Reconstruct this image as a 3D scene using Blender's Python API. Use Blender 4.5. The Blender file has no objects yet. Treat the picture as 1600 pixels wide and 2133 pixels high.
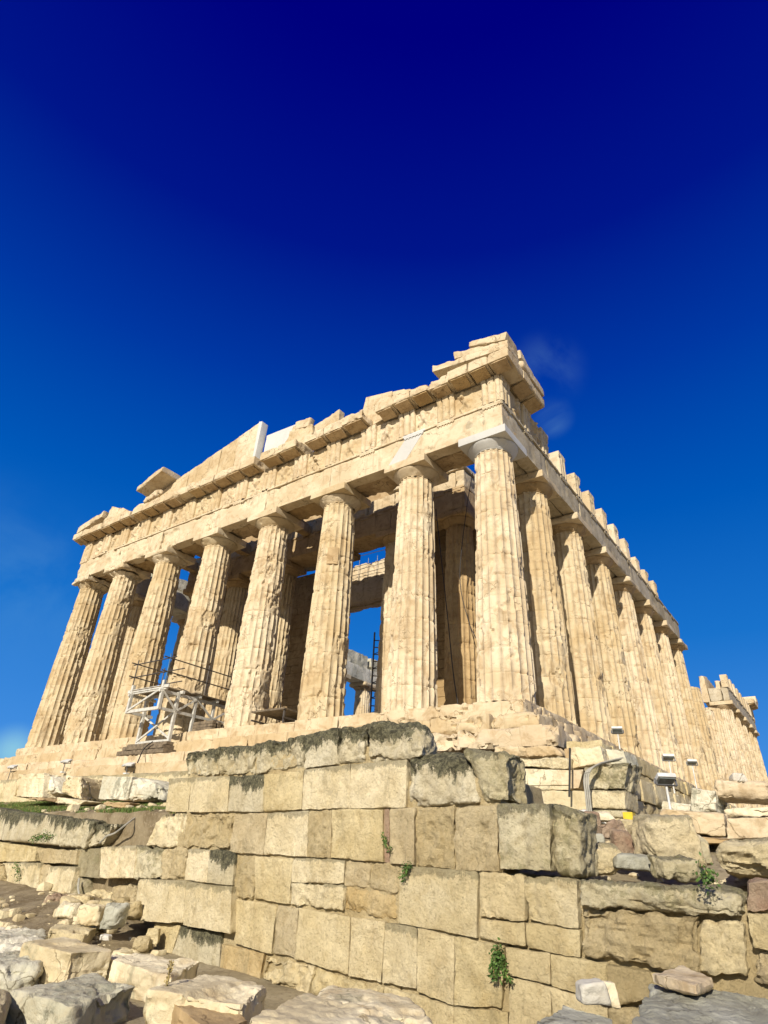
import bpy, math, random
import numpy as np
from mathutils import Vector, Matrix
R = math.radians
scene = bpy.context.scene
COL = scene.collection

# ------------------------------------------------------------------ camera
CAM = np.array([7.398, -17.42, -4.37]); YAW, PITCH, ROLL, FPX = .642, .521, .052, 1248.2
def cam_axes():
    a, b, c = YAW, PITCH, ROLL
    f = np.array([-math.sin(a)*math.cos(b), math.cos(a)*math.cos(b), math.sin(b)])
    r = np.array([math.cos(a), math.sin(a), 0.]); u = np.cross(r, f)
    return math.cos(c)*r+math.sin(c)*u, -math.sin(c)*r+math.cos(c)*u, f
AR, AU, AF = cam_axes()
cd = bpy.data.cameras.new('camera'); cam = bpy.data.objects.new('camera', cd); COL.objects.link(cam)
cd.sensor_fit = 'VERTICAL'; cd.sensor_height = 24; cd.lens = 24*FPX/2133; cd.clip_end = 6000; cd.clip_start = .05
cam.matrix_world = Matrix(((AR[0], AU[0], -AF[0], CAM[0]), (AR[1], AU[1], -AF[1], CAM[1]), (AR[2], AU[2], -AF[2], CAM[2]), (0, 0, 0, 1)))
scene.camera = cam

# ------------------------------------------------------------------ sun and sky
SUN_EL, SUN_AZ = R(28), R(15.5)           # azimuth measured from the front of the temple towards its right flank
SD = Vector((math.sin(SUN_AZ)*math.cos(SUN_EL), -math.cos(SUN_AZ)*math.cos(SUN_EL), math.sin(SUN_EL)))
sl = bpy.data.lights.new('sun', 'SUN'); sl.energy = 4.8; sl.angle = R(.5); sl.color = (1, .915, .785)
so = bpy.data.objects.new('sun', sl); COL.objects.link(so); so.rotation_euler = (-SD).to_track_quat('-Z', 'Y').to_euler()
so.location = (0, -40, 60)
w = bpy.data.worlds.new("World"); scene.world = w; w.use_nodes = True
def world():
    nt = w.node_tree; N = nt.nodes; L = nt.links; N.clear()
    out = N.new('ShaderNodeOutputWorld'); bg = N.new('ShaderNodeBackground'); bg.inputs[1].default_value = .1
    sky = N.new('ShaderNodeTexSky'); sky.sky_type = 'NISHITA'; sky.sun_disc = False
    sky.sun_elevation = SUN_EL; sky.sun_rotation = math.atan2(SD.x, SD.y); sky.altitude = 150; sky.dust_density = .6; sky.ozone_density = 3
    tc = N.new('ShaderNodeTexCoord'); sep = N.new('ShaderNodeSeparateXYZ'); L.new(tc.outputs['Generated'], sep.inputs[0])
    # deep polarised blue away from the sun
    ramp = N.new('ShaderNodeValToRGB'); el = ramp.color_ramp.elements
    pts = [(0., (1.2, 3.5, 8.2)), (.13, (.55, 2.75, 7.6)), (.30, (.10, 1.75, 6.2)), (.48, (.0, 1.0, 4.9)), (.66, (.0, .40, 3.7)), (.80, (.0, .08, 2.6)), (.93, (.0, .0, 2.1))]
    while len(el) < len(pts): el.new(.5)
    for e, (p, c) in zip(el, pts): e.position = p; e.color = (*[v/10 for v in c], 1)
    L.new(sep.outputs[2], ramp.inputs[0])
    sc = N.new('ShaderNodeVectorMath'); sc.operation = 'SCALE'; sc.inputs[3].default_value = 8.4; L.new(ramp.outputs[0], sc.inputs[0])
    # sunward half keeps the plain physical sky
    dt = N.new('ShaderNodeVectorMath'); dt.operation = 'DOT_PRODUCT'; L.new(tc.outputs['Generated'], dt.inputs[0])
    dt.inputs[1].default_value = (SD.x/math.cos(SUN_EL), SD.y/math.cos(SUN_EL), 0)
    mr = N.new('ShaderNodeMapRange'); mr.interpolation_type = 'SMOOTHSTEP'; L.new(dt.outputs['Value'], mr.inputs[0]); mr.inputs[1].default_value = -.05; mr.inputs[2].default_value = .7
    # thin cloud wisps
    nz = N.new('ShaderNodeTexNoise'); nz.inputs['Scale'].default_value = 7; nz.inputs['Detail'].default_value = 7; nz.inputs['Roughness'].default_value = .55; nz.inputs['Distortion'].default_value = .6
    L.new(tc.outputs['Generated'], nz.inputs[0])
    def spot(px, py, rad, amt, thr):
        d = AF*FPX+AR*(px-800)-AU*(py-1066.5); d /= np.linalg.norm(d)
        ds = N.new('ShaderNodeVectorMath'); ds.operation = 'DISTANCE'; L.new(tc.outputs['Generated'], ds.inputs[0]); ds.inputs[1].default_value = tuple(d)
        a = N.new('ShaderNodeMapRange'); a.interpolation_type = 'SMOOTHSTEP'; L.new(ds.outputs['Value'], a.inputs[0])
        a.inputs[1].default_value = rad; a.inputs[2].default_value = 0; a.inputs[3].default_value = 0; a.inputs[4].default_value = 1
        b = N.new('ShaderNodeMapRange'); b.interpolation_type = 'SMOOTHSTEP'; L.new(nz.outputs[0], b.inputs[0]); b.inputs[1].default_value = thr; b.inputs[2].default_value = thr+.25
        m = N.new('ShaderNodeMath'); m.operation = 'MULTIPLY'; L.new(a.outputs[0], m.inputs[0]); L.new(b.outputs[0], m.inputs[1])
        m2 = N.new('ShaderNodeMath'); m2.operation = 'MULTIPLY'; L.new(m.outputs[0], m2.inputs[0]); m2.inputs[1].default_value = amt
        return m2
    tot = None
    for s in ((1135, 775, .075, .13, .42), (1150, 870, .04, .24, .34), (90, 1240, .14, .08, .40), (26, 1566, .042, 1.0, .24), (0, 1130, .12, .06, .40)):
        o = spot(*s)
        if tot is None: tot = o
        else:
            ad = N.new('ShaderNodeMath'); ad.operation = 'ADD'; ad.use_clamp = True; L.new(tot.outputs[0], ad.inputs[0]); L.new(o.outputs[0], ad.inputs[1]); tot = ad
    mc = N.new('ShaderNodeMix'); mc.data_type = 'RGBA'; L.new(tot.outputs[0], mc.inputs[0]); L.new(sc.outputs[0], mc.inputs[6]); mc.inputs[7].default_value = (2.2, 4.9, 6.6, 1)
    mx = N.new('ShaderNodeMix'); mx.data_type = 'RGBA'; L.new(mr.outputs[0], mx.inputs[0]); L.new(mc.outputs[2], mx.inputs[6]); sk2 = N.new('ShaderNodeVectorMath'); sk2.operation = 'SCALE'; sk2.inputs[3].default_value = .55; L.new(sky.outputs[0], sk2.inputs[0]); L.new(sk2.outputs[0], mx.inputs[7])
    L.new(mx.outputs[2], bg.inputs[0]); L.new(bg.outputs[0], out.inputs[0])
world()
scene.view_settings.view_transform = 'Standard'; scene.view_settings.look = 'None'; scene.view_settings.exposure = 0.22; scene.view_settings.gamma = 1
scene.cycles.max_bounces = 6; scene.cycles.diffuse_bounces = 2

# ------------------------------------------------------------------ numeric helpers
def ray(x, y): return AF*FPX+AR*(x-800)-AU*(y-1066.5)
def at(x, y, axis, val):
    d = ray(x, y); return CAM+d*(val-CAM[axis])/d[axis]
WK, WC = -.12, -9.0                      # plane of the ashlar wall: Y = WC + WK*X
def atw(x, y, off=0.):
    d = ray(x, y); t = (WC+off+WK*CAM[0]-CAM[1])/(d[1]-WK*d[0]); return CAM+t*d
_rs = np.random.RandomState(7); PERM = _rs.permutation(4096); VAL = _rs.rand(4096).astype(np.float32)
def vnoise(P, seed=0):
    P = np.asarray(P, np.float64)+seed*17.31
    i = np.floor(P).astype(np.int64); f = P-i; f = f*f*f*(f*(f*6-15)+10)
    def h(a, b, c): return VAL[PERM[(PERM[(PERM[a & 4095]+b) & 4095]+c) & 4095]]
    x, y, z = i[:, 0], i[:, 1], i[:, 2]; fx, fy, fz = f[:, 0], f[:, 1], f[:, 2]
    def lx(b, c): return h(x, b, c)*(1-fx)+h(x+1, b, c)*fx
    a = lx(y, z)*(1-fy)+lx(y+1, z)*fy; b = lx(y, z+1)*(1-fy)+lx(y+1, z+1)*fy
    return a*(1-fz)+b*fz
def fbm(P, seed=0, octv=4, g=.5):
    P = np.asarray(P, np.float64); s = 0; a = 1; t = 0
    for k in range(octv):
        s = s+a*vnoise(P*(2.03**k), seed+k*3); t += a; a *= g
    return s/t
def sstep(a, b, x): t = np.clip((x-a)/(b-a), 0, 1); return t*t*(3-2*t)

_gb = {}
def gbox(n):
    if n in _gb: return _gb[n]
    nx, ny, nz = n
    def gid(i, j, k): return (i*(ny+1)+j)*(nz+1)+k
    Q = []
    def grid(a, b): A, B = np.meshgrid(np.arange(a), np.arange(b), indexing='ij'); return A.ravel(), B.ravel()
    for i, fl in ((0, 1), (nx, 0)):
        A, B = grid(ny, nz); q = np.stack([gid(i, A, B), gid(i, A+1, B), gid(i, A+1, B+1), gid(i, A, B+1)], 1); Q.append(q[:, ::-1] if fl else q)
    for j, fl in ((0, 0), (ny, 1)):
        A, B = grid(nx, nz); q = np.stack([gid(A, j, B), gid(A+1, j, B), gid(A+1, j, B+1), gid(A, j, B+1)], 1); Q.append(q[:, ::-1] if fl else q)
    for k, fl in ((0, 1), (nz, 0)):
        A, B = grid(nx, ny); q = np.stack([gid(A, B, k), gid(A+1, B, k), gid(A+1, B+1, k), gid(A, B+1, k)], 1); Q.append(q[:, ::-1] if fl else q)
    Q = np.concatenate(Q); ids, inv = np.unique(Q, return_inverse=True); Q = inv.reshape(-1, 4)
    k = ids % (nz+1); j = (ids//(nz+1)) % (ny+1); i = ids//((nz+1)*(ny+1))
    U = np.stack([2*i/nx-1, 2*j/ny-1, 2*k/nz-1], 1).astype(float)
    _gb[n] = (U, Q); return _gb[n]

def hexa(c8, cell=.06, bevel=.02, chip=.05, amp=.008, freq=3., seed=1, mx=70, gouge=0., strata=0.):
    """Weathered block. c8: corners ordered i (x) major, j (y), k (z): 000,001,010,011,100,101,110,111"""
    c = np.asarray(c8, float).reshape(2, 2, 2, 3)
    ex = (c[1]-c[0]).mean((0, 1)); ey = (c[:, 1]-c[:, 0]).mean((0, 1)); ez = (c[:, :, 1]-c[:, :, 0]).mean((0, 1))
    S = np.array([np.linalg.norm(e) for e in (ex, ey, ez)])
    n = tuple(int(min(mx, max(2, math.ceil(s/cell)))) for s in S)
    U, Q = gbox(n); h = S/2; P = U*h
    def tri(U):
        t = (U+1)/2; x, y, z = t[:, 0:1], t[:, 1:2], t[:, 2:3]
        return ((c[0, 0, 0]*(1-z)+c[0, 0, 1]*z)*(1-y)+(c[0, 1, 0]*(1-z)+c[0, 1, 1]*z)*y)*(1-x)+((c[1, 0, 0]*(1-z)+c[1, 0, 1]*z)*(1-y)+(c[1, 1, 0]*(1-z)+c[1, 1, 1]*z)*y)*x
    W = tri(U)
    nn = fbm(W*2.2, seed, 3); n2 = fbm(W*.9, seed+9, 3)
    r = bevel*(.4+1.2*nn)+chip*sstep(.5, .72, nn)+chip*2*sstep(.6, .8, n2)
    r = np.minimum(r, h.min()*.95)[:, None]
    inner = np.clip(P, -(h-r), h-r); d = P-inner; L = np.linalg.norm(d, axis=1, keepdims=True); d = d/np.maximum(L, 1e-9)
    P2 = inner+d*r
    W = tri(P2/h)
    B = np.stack([ex/S[0], ey/S[1], ez/S[2]]); Nw = d@B
    dis = amp*((fbm(W*freq, seed+21, 4)-.5)*2+.5*(fbm(W*freq*4, seed+31, 2)-.5)*2)
    if strata: sv = fbm(W@np.array([[1.2, 0, .25], [0, 1.2, .1], [.3, .2, 9.]]).T, seed+61, 4); dis = dis+strata*(sv-.5)*2-strata*sstep(.52, .56, sv)
    if gouge:
        g = fbm(W*1.7, seed+41, 4); dis = dis-gouge*sstep(.56, .62, g)-gouge*.7*sstep(.66, .70, g)
    W = W+Nw*dis[:, None]
    if np.dot(np.cross(ex, ey), ez) < 0: Q = Q[:, ::-1]
    return W, Q
def box8(x0, x1, y0, y1, z0, z1): return [(x, y, z) for x in (x0, x1) for y in (y0, y1) for z in (z0, z1)]
def bx(x0, x1, y0, y1, z0, z1, **k): return hexa(box8(x0, x1, y0, y1, z0, z1), **k)
def bar(a, b, t, t2=None):
    """plain square bar from a to b"""
    a = np.array(a, float); b = np.array(b, float); d = b-a; d /= np.linalg.norm(d); up = np.array([0, 0, 1.]) if abs(d[2]) < .9 else np.array([1., 0, 0])
    s = np.cross(d, up); s /= np.linalg.norm(s); u = np.cross(s, d); t2 = t2 or t
    V = [q+s*i*t/2+u*j*t2/2 for q in (a, b) for i, j in ((-1, -1), (1, -1), (1, 1), (-1, 1))]
    return np.array(V), np.array([(3, 2, 1, 0), (4, 5, 6, 7), (0, 1, 5, 4), (1, 2, 6, 5), (2, 3, 7, 6), (3, 0, 4, 7)])
def tube(pts, r, n=8):
    pts = [np.array(p, float) for p in pts]; V = []; Q = []
    for i, p in enumerate(pts):
        d = pts[min(i+1, len(pts)-1)]-pts[max(i-1, 0)]; d /= np.linalg.norm(d); up = np.array([0, 0, 1.]) if abs(d[2]) < .9 else np.array([1., 0, 0])
        s = np.cross(d, up); s /= np.linalg.norm(s); u = np.cross(s, d)
        for k in range(n): a = 2*math.pi*k/n; V.append(p+(s*math.cos(a)+u*math.sin(a))*r)
    for i in range(len(pts)-1):
        for k in range(n): Q.append((i*n+k, i*n+(k+1) % n, (i+1)*n+(k+1) % n, (i+1)*n+k))
    V.append(pts[0]); V.append(pts[-1]); a, b = len(V)-2, len(V)-1; m = (len(pts)-1)*n
    for k in range(0, n, 2):
        Q.append((a, (k+2) % n, k+1, k)); Q.append((b, m+k, m+k+1, m+(k+2) % n))
    return np.array(V), np.array(Q)
def join(parts):
    V = []; Q = []; o = 0
    for v, q in parts: V.append(v); Q.append(np.asarray(q)+o); o += len(v)
    return np.concatenate(V), np.concatenate(Q)

def mk_mesh(name, V, Q, mat, sharp=38):
    V = np.asarray(V, np.float32); Q = np.asarray(Q, np.int32); me = bpy.data.meshes.new(name)
    k = Q.shape[1]
    me.vertices.add(len(V)); me.vertices.foreach_set('co', V.ravel()); me.loops.add(len(Q)*k); me.loops.foreach_set('vertex_index', Q.ravel())
    me.polygons.add(len(Q)); me.polygons.foreach_set('loop_start', np.arange(0, len(Q)*k, k, dtype=np.int32))
    me.update(calc_edges=True); me.validate()
    me.polygons.foreach_set('use_smooth', np.ones(len(me.polygons), bool))
    if sharp: me.set_sharp_from_angle(angle=R(sharp))
    me.materials.append(mat); return me
ORI = {}
def tag(o, label=None, cat=None, group=None, kind=None):
    if label: o['label'] = label
    if cat: o['category'] = cat
    if group: o['group'] = group
    if kind: o['kind'] = kind
    return o
def ob(name, geo, mat, parent=None, origin=None, sharp=38):
    V, Q = geo; V = np.asarray(V, float)
    if origin is None: origin = np.array([(V[:, 0].min()+V[:, 0].max())/2, (V[:, 1].min()+V[:, 1].max())/2, V[:, 2].min()])
    origin = np.array(origin, float)
    o = bpy.data.objects.new(name, mk_mesh(name, V-origin, Q, mat, sharp)); COL.objects.link(o); put(o, origin, parent); return o
def put(o, origin, parent=None):
    origin = np.array(origin, float); ORI[o.name] = origin
    if parent is not None: o.parent = parent; origin = origin-ORI[parent.name]
    o.location = origin
def thing(name, loc, label, cat, group=None):
    o = bpy.data.objects.new(name, None); COL.objects.link(o); put(o, loc); o.empty_display_size = .3; return tag(o, label, cat, group)

# ------------------------------------------------------------------ materials
def mat_base(name):
    m = bpy.data.materials.new(name); m.use_nodes = True; nt = m.node_tree; b = nt.nodes['Principled BSDF']; b.inputs['Roughness'].default_value = .85
    b.inputs['Specular IOR Level'].default_value = .25
    return m, nt, b
class NB:
    def __init__(s, nt):
        s.nt = nt; s.N = nt.nodes; s.L = nt.links; s.geo = s.N.new('ShaderNodeNewGeometry'); s.tc = s.N.new('ShaderNodeTexCoord'); s.oi = s.N.new('ShaderNodeObjectInfo')
    def pos(s, sc=(1, 1, 1), rnd=0):
        m = s.N.new('ShaderNodeMapping'); s.L.new(s.geo.outputs['Position'], m.inputs[0]); m.inputs['Scale'].default_value = sc
        if rnd:
            c = s.N.new('ShaderNodeMath'); c.operation = 'MULTIPLY'; c.inputs[1].default_value = rnd; s.L.new(s.oi.outputs['Random'], c.inputs[0])
            v = s.N.new('ShaderNodeCombineXYZ'); [s.L.new(c.outputs[0], v.inputs[i]) for i in range(3)]; s.L.new(v.outputs[0], m.inputs['Location'])
        return m.outputs[0]
    def noise(s, vec, scale, detail=5, rough=.55, dist=0):
        n = s.N.new('ShaderNodeTexNoise'); s.L.new(vec, n.inputs[0]); n.inputs['Scale'].default_value = scale; n.inputs['Detail'].default_value = detail
        n.inputs['Roughness'].default_value = rough; n.inputs['Distortion'].default_value = dist; return n.outputs[0]
    def vor(s, vec, scale, feat='DISTANCE_TO_EDGE'):
        n = s.N.new('ShaderNodeTexVoronoi'); n.feature = feat; s.L.new(vec, n.inputs[0]); n.inputs['Scale'].default_value = scale; return n.outputs['Distance']
    def rng(s, v, a, b, c=0., d=1.):
        n = s.N.new('ShaderNodeMapRange'); n.interpolation_type = 'SMOOTHSTEP'; s.L.new(v, n.inputs[0]); n.inputs[1].default_value = a; n.inputs[2].default_value = b
        n.inputs[3].default_value = c; n.inputs[4].default_value = d; return n.outputs[0]
    def math(s, op, a, b):
        n = s.N.new('ShaderNodeMath'); n.operation = op
        for i, v in enumerate((a, b)):
            if isinstance(v, (int, float)): n.inputs[i].default_value = v
            else: s.L.new(v, n.inputs[i])
        return n.outputs[0]
    def mix(s, f, a, b):
        n = s.N.new('ShaderNodeMix'); n.data_type = 'RGBA'
        if isinstance(f, float): n.inputs[0].default_value = f
        else: s.L.new(f, n.inputs[0])
        for i, v in ((6, a), (7, b)):
            if isinstance(v, tuple): n.inputs[i].default_value = (*v, 1)
            else: s.L.new(v, n.inputs[i])
        return n.outputs[2]
    def bump(s, hs, b):
        prev = None
        for h, st, d in hs:
            n = s.N.new('ShaderNodeBump'); s.L.new(h, n.inputs['Height']); n.inputs['Strength'].default_value = st; n.inputs['Distance'].default_value = d
            if prev: s.L.new(prev, n.inputs['Normal'])
            prev = n.outputs[0]
        s.L.new(prev, b.inputs['Normal'])

def marble(name, base, honey, pale, hon_amt=.5, streak=.35, crack=.5, bumpd=1., dark=None, rnd=0, soft=.55):
    m, nt, b = mat_base(name); k = NB(nt); p = k.pos(rnd=rnd)
    n1 = k.noise(p, .55, 6, .6, .3); n2 = k.noise(p, 2.3, 6, .65, .8); n3 = k.noise(p, 11, 4, .6)
    c = k.mix(k.rng(n1, .40, .58), base, pale); hs = k.N.new('ShaderNodeHueSaturation'); k.L.new(c, hs.inputs['Color']); k.L.new(k.rng(k.oi.outputs['Random'], 0, 1, .93, 1.05), hs.inputs['Value']); k.L.new(k.rng(k.oi.outputs['Random'], 1, 0, .94, 1.10), hs.inputs['Saturation']); c = hs.outputs[0]
    veins = k.noise(k.pos((.8, .8, 7), rnd), 1.6, 6, .65, .4); c = k.mix(k.math('MULTIPLY', k.rng(veins, .55, .66), .4*hon_amt), c, honey)
    c = k.mix(k.math('MULTIPLY', k.rng(n2, .47, .68), hon_amt), c, honey)
    ps = k.pos((1, 1, .14), rnd)                                       # rain streaks
    ns = k.noise(ps, 3.2, 5, .6, .3)
    c = k.mix(k.math('MULTIPLY', k.rng(ns, .56, .72), streak), c, tuple(x*.62 for x in honey))
    c = k.mix(k.math('MULTIPLY', k.rng(n3, .55, .8), .35), c, tuple(x*.7 for x in base))
    # hairline cracks
    d = k.N.new('ShaderNodeVectorMath'); d.operation = 'SCALE'; nc = k.N.new('ShaderNodeTexNoise'); k.L.new(p, nc.inputs[0]); nc.inputs['Scale'].default_value = 2; nc.inputs['Detail'].default_value = 4
    k.L.new(nc.outputs['Color'], d.inputs[0]); d.inputs[3].default_value = .9
    ad = k.N.new('ShaderNodeVectorMath'); ad.operation = 'ADD'; k.L.new(p, ad.inputs[0]); k.L.new(d.outputs[0], ad.inputs[1])
    cr = k.rng(k.vor(ad.outputs[0], 1.1), .0, .018, 1, 0); cm = k.rng(k.noise(p, 1.1, 2), .48, .6); cr = k.math('MULTIPLY', cr, cm)
    c = k.mix(k.math('MULTIPLY', cr, crack), c, tuple(x*.35 for x in honey))
    if dark:
        nd = k.noise(k.pos((1, 1, .5), rnd), 1.3, 7, .7, .5); nd2 = k.noise(p, 9, 4, .7)
        dm = k.rng(k.math('ADD', k.math('MULTIPLY', nd, .75), k.math('MULTIPLY', nd2, .25)), dark[1], dark[1]+.09)
        c = k.mix(k.math('MULTIPLY', dm, dark[2]), c, dark[0])
    k.L.new(c, b.inputs['Base Color'])
    k.bump([(cr, -.5*crack, .02), (k.noise(p, 5, 8, .7, .4), soft*bumpd, .05), (k.noise(p, 30, 5, .7), .4*bumpd, .012)], b)
    return m
M = {}
M['marble'] = marble('weathered_marble', (.55, .43, .265), (.38, .26, .13), (.65, .54, .365), .6, .5, .8, 1.1)
M['column'] = marble('column_marble', (.55, .43, .26), (.36, .245, .125), (.65, .545, .37), .6, .7, .8, 1.0, soft=.22)
M['marble_smooth'] = marble('smooth_marble', (.56, .445, .28), (.41, .29, .155), (.65, .545, .37), .5, .45, .8, 1.0, soft=.3)
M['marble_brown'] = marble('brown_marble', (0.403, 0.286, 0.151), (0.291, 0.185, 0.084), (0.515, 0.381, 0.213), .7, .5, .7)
M['marble_new'] = marble('new_white_marble', (0.554, 0.546, 0.512), (0.504, 0.479, 0.420), (0.596, 0.588, 0.554), .15, .1, .15, .35)
M['marble_grey'] = marble('grey_marble', (0.519, 0.493, 0.372), (0.448, 0.372, 0.224), (0.759, 0.708, 0.552), .5, .3, .9, 1.7, ((0.224, 0.224, 0.165), .52, .7))
M['marble_pale'] = marble('pale_marble', (.58, .54, .45), (.47, .40, .28), (.64, .61, .53), .5, .2, .8, 1.3)
M['marble_dull'] = marble('dull_grey_marble', (.40, .335, .22), (.31, .235, .13), (.50, .43, .30), .5, .5, .7, 1.0, soft=.35)  # greyer copy for the flank: dark crust, plus grazing-light dimness in the colour
M['marble_cream'] = marble('cream_marble_block', (0.618, 0.520, 0.329), (0.474, 0.349, 0.185), (0.791, 0.699, 0.487), .55, .25, .8, 1.5, ((0.289, 0.271, 0.178), .54, .6))
def poros(name, base, pale, tan, dark_amt=0., dark_top=0., green=0., bumpd=1., pit=1.):
    m, nt, b = mat_base(name); k = NB(nt); p = k.pos()
    n1 = k.noise(p, 1.2, 6, .6, .4); n2 = k.noise(p, 4.5, 6, .65, .5); n3 = k.noise(p, 22, 5, .7)
    c = k.mix(k.rng(n1, .36, .62), base, pale); c = k.mix(k.math('MULTIPLY', k.rng(n2, .48, .7), .6), c, tan)
    hs = k.N.new('ShaderNodeHueSaturation'); k.L.new(c, hs.inputs['Color']); k.L.new(k.rng(k.oi.outputs['Random'], 0, 1, .93, 1.07), hs.inputs['Value']); k.L.new(k.rng(k.oi.outputs['Random'], 0, 1, 1.05, .94), hs.inputs['Saturation']); c = hs.outputs[0]
    c = k.mix(k.math('MULTIPLY', k.rng(n3, .5, .72), .5), c, tuple(x*.6 for x in tan)); c = k.mix(k.math('MULTIPLY', k.rng(k.noise(k.pos((1, 1, .5)), 2.6, 7, .75, .6), .53, .66), .4), c, (.30, .245, .135))
    if dark_amt:
        s = k.N.new('ShaderNodeSeparateXYZ'); k.L.new(k.tc.outputs['Generated'], s.inputs[0])
        up = k.rng(s.outputs[2], 1-dark_top, 1.0)
        ns = k.noise(k.pos((1, 1, .25)), 3.3, 8, .72, .3); nb = k.noise(p, 14, 7, .8)
        v = k.math('ADD', k.math('MULTIPLY', up, .28), k.math('ADD', k.math('MULTIPLY', ns, .66), k.math('MULTIPLY', nb, .34)))
        dm = k.math('MULTIPLY', k.rng(v, .65, .69), dark_amt)
        c = k.mix(dm, c, k.mix(k.rng(nb, .42, .6), (.06, .056, .035), (.20, .185, .11))); c = k.mix(k.math('MULTIPLY', k.rng(nb, .60, .70), .25*dark_amt), c, (.72, .70, .58))
    if green:
        g = k.math('MULTIPLY', k.rng(k.noise(p, 3.4, 8, .78, .4), .50, .60), green); c = k.mix(g, c, (.22, .20, .095))
    k.L.new(c, b.inputs['Base Color'])
    pits = k.rng(k.vor(p, 16, 'F1'), .0, .35)
    k.bump([(k.noise(p, 3.5, 8, .75, .5), .9*bumpd, .10), (pits, .5*pit, .025), (k.noise(p, 20, 6, .8), .9*bumpd, .035)], b)
    return m
PB, PP, PT = (0.676, 0.547, 0.295), (0.815, 0.685, 0.409), (0.539, 0.409, 0.199)
M['poros'] = poros('poros_stone', PB, PP, PT)
M['poros_pale'] = poros('pale_poros_stone', (0.737, 0.612, 0.360), (0.855, 0.737, 0.479), (0.595, 0.470, 0.251), .5, .35)
M['poros_tan'] = poros('tan_poros_stone', (0.627, 0.498, 0.274), (0.706, 0.582, 0.347), (0.504, 0.381, 0.190), .0, .0, 0, 1.2)
M['poros_orange'] = poros('orange_poros_stone', (0.638, 0.473, 0.226), (0.693, 0.550, 0.308), (0.528, 0.363, 0.154))
M['poros_lichen'] = poros('lichen_streaked_stone', (.57, .49, .31), (.68, .61, .43), (.44, .36, .21), 1., .95, .0, .9, 1.)
M['poros_green'] = poros('green_lichen_stone', (.54, .465, .275), (.63, .56, .37), (.42, .335, .18), .7, .5, .6, .9)
M['poros_dark'] = poros('dark_stone', (.34, .29, .17), (.44, .38, .24), (.25, .20, .11), 0, 0, .5, .9)
M['red_stone'] = poros('red_stone', (.44, .30, .205), (.50, .39, .27), (.36, .21, .14))
M['blue_stone'] = marble('blue_grey_stone', (.33, .32, .245), (.25, .23, .16), (.50, .49, .40), .5, .3, .6, 1.8)
def soil():
    m, nt, b = mat_base('soil'); k = NB(nt); p = k.pos()
    c = k.mix(k.rng(k.noise(p, 1.5, 6, .65), .38, .62), (.20, .15, .08), (.33, .265, .16)); c = k.mix(k.rng(k.noise(p, 14, 5, .7), .5, .72), c, (.42, .34, .22))
    k.L.new(c, b.inputs['Base Color']); k.bump([(k.noise(p, 6, 8, .75), .9, .08), (k.noise(p, 40, 5, .8), .7, .02)], b); return m
M['soil'] = soil()
def ground_m():
    m, nt, b = mat_base('trodden_rock_ground'); k = NB(nt); p = k.pos()
    c = k.mix(k.rng(k.noise(p, .8, 6, .65), .38, .62), (.34, .28, .17), (.46, .385, .25)); c = k.mix(k.rng(k.noise(p, 9, 5, .7), .5, .72), c, (.18, .14, .08))
    k.L.new(c, b.inputs['Base Color']); k.bump([(k.noise(p, 4, 8, .75), .9, .1), (k.noise(p, 30, 5, .8), .7, .02)], b); return m
M['ground'] = ground_m()
def plain(name, col, rough=.6, metal=0., var=.15, sc=6):
    m, nt, b = mat_base(name); k = NB(nt); p = k.pos()
    c = k.mix(k.rng(k.noise(p, sc, 5, .6), .35, .7), col, tuple(x*(1-var*2) for x in col)); k.L.new(c, b.inputs['Base Color'])
    b.inputs['Roughness'].default_value = rough; b.inputs['Metallic'].default_value = metal; b.inputs['Specular IOR Level'].default_value = .5
    k.bump([(k.noise(p, 25, 3), .15, .01)], b); return m
M['white_paint'] = plain('white_painted_wood', (.64, .62, .55), .6)
M['plank'] = plain('grey_wood_plank', (.22, .17, .11), .8, 0, .3)
M['steel'] = plain('steel_pipe', (.16, .14, .12), .5, .6, .2)
M['blue_steel'] = plain('blue_steel_pipe', (.10, .22, .36), .5, .3, .2)
M['lamp_white'] = plain('lamp_housing_white', (.74, .74, .70), .45)
M['lamp_glass'] = plain('lamp_glass', (.16, .18, .17), .15)
M['metal_grey'] = plain('grey_metal', (.17, .17, .17), .5, .5)
M['yellow'] = plain('yellow_plastic', (.75, .55, .03), .5)
M['cable'] = plain('black_cable', (.03, .028, .025), .6)
M['hose'] = plain('grey_conduit', (.42, .40, .33), .5)
def leaf_m(name, col):
    m, nt, b = mat_base(name); k = NB(nt); p = k.pos()
    c = k.mix(k.rng(k.noise(p, 9, 3), .35, .65), col, tuple(x*1.9 for x in col)); k.L.new(c, b.inputs['Base Color']); b.inputs['Roughness'].default_value = .6; return m
M['leaf'] = leaf_m('caper_leaf', (.055, .10, .022)); M['grass'] = leaf_m('grass_blades', (.075, .115, .025)); M['dry'] = leaf_m('dry_stalk', (.22, .17, .07))

rnd = random.Random(5)
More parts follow.
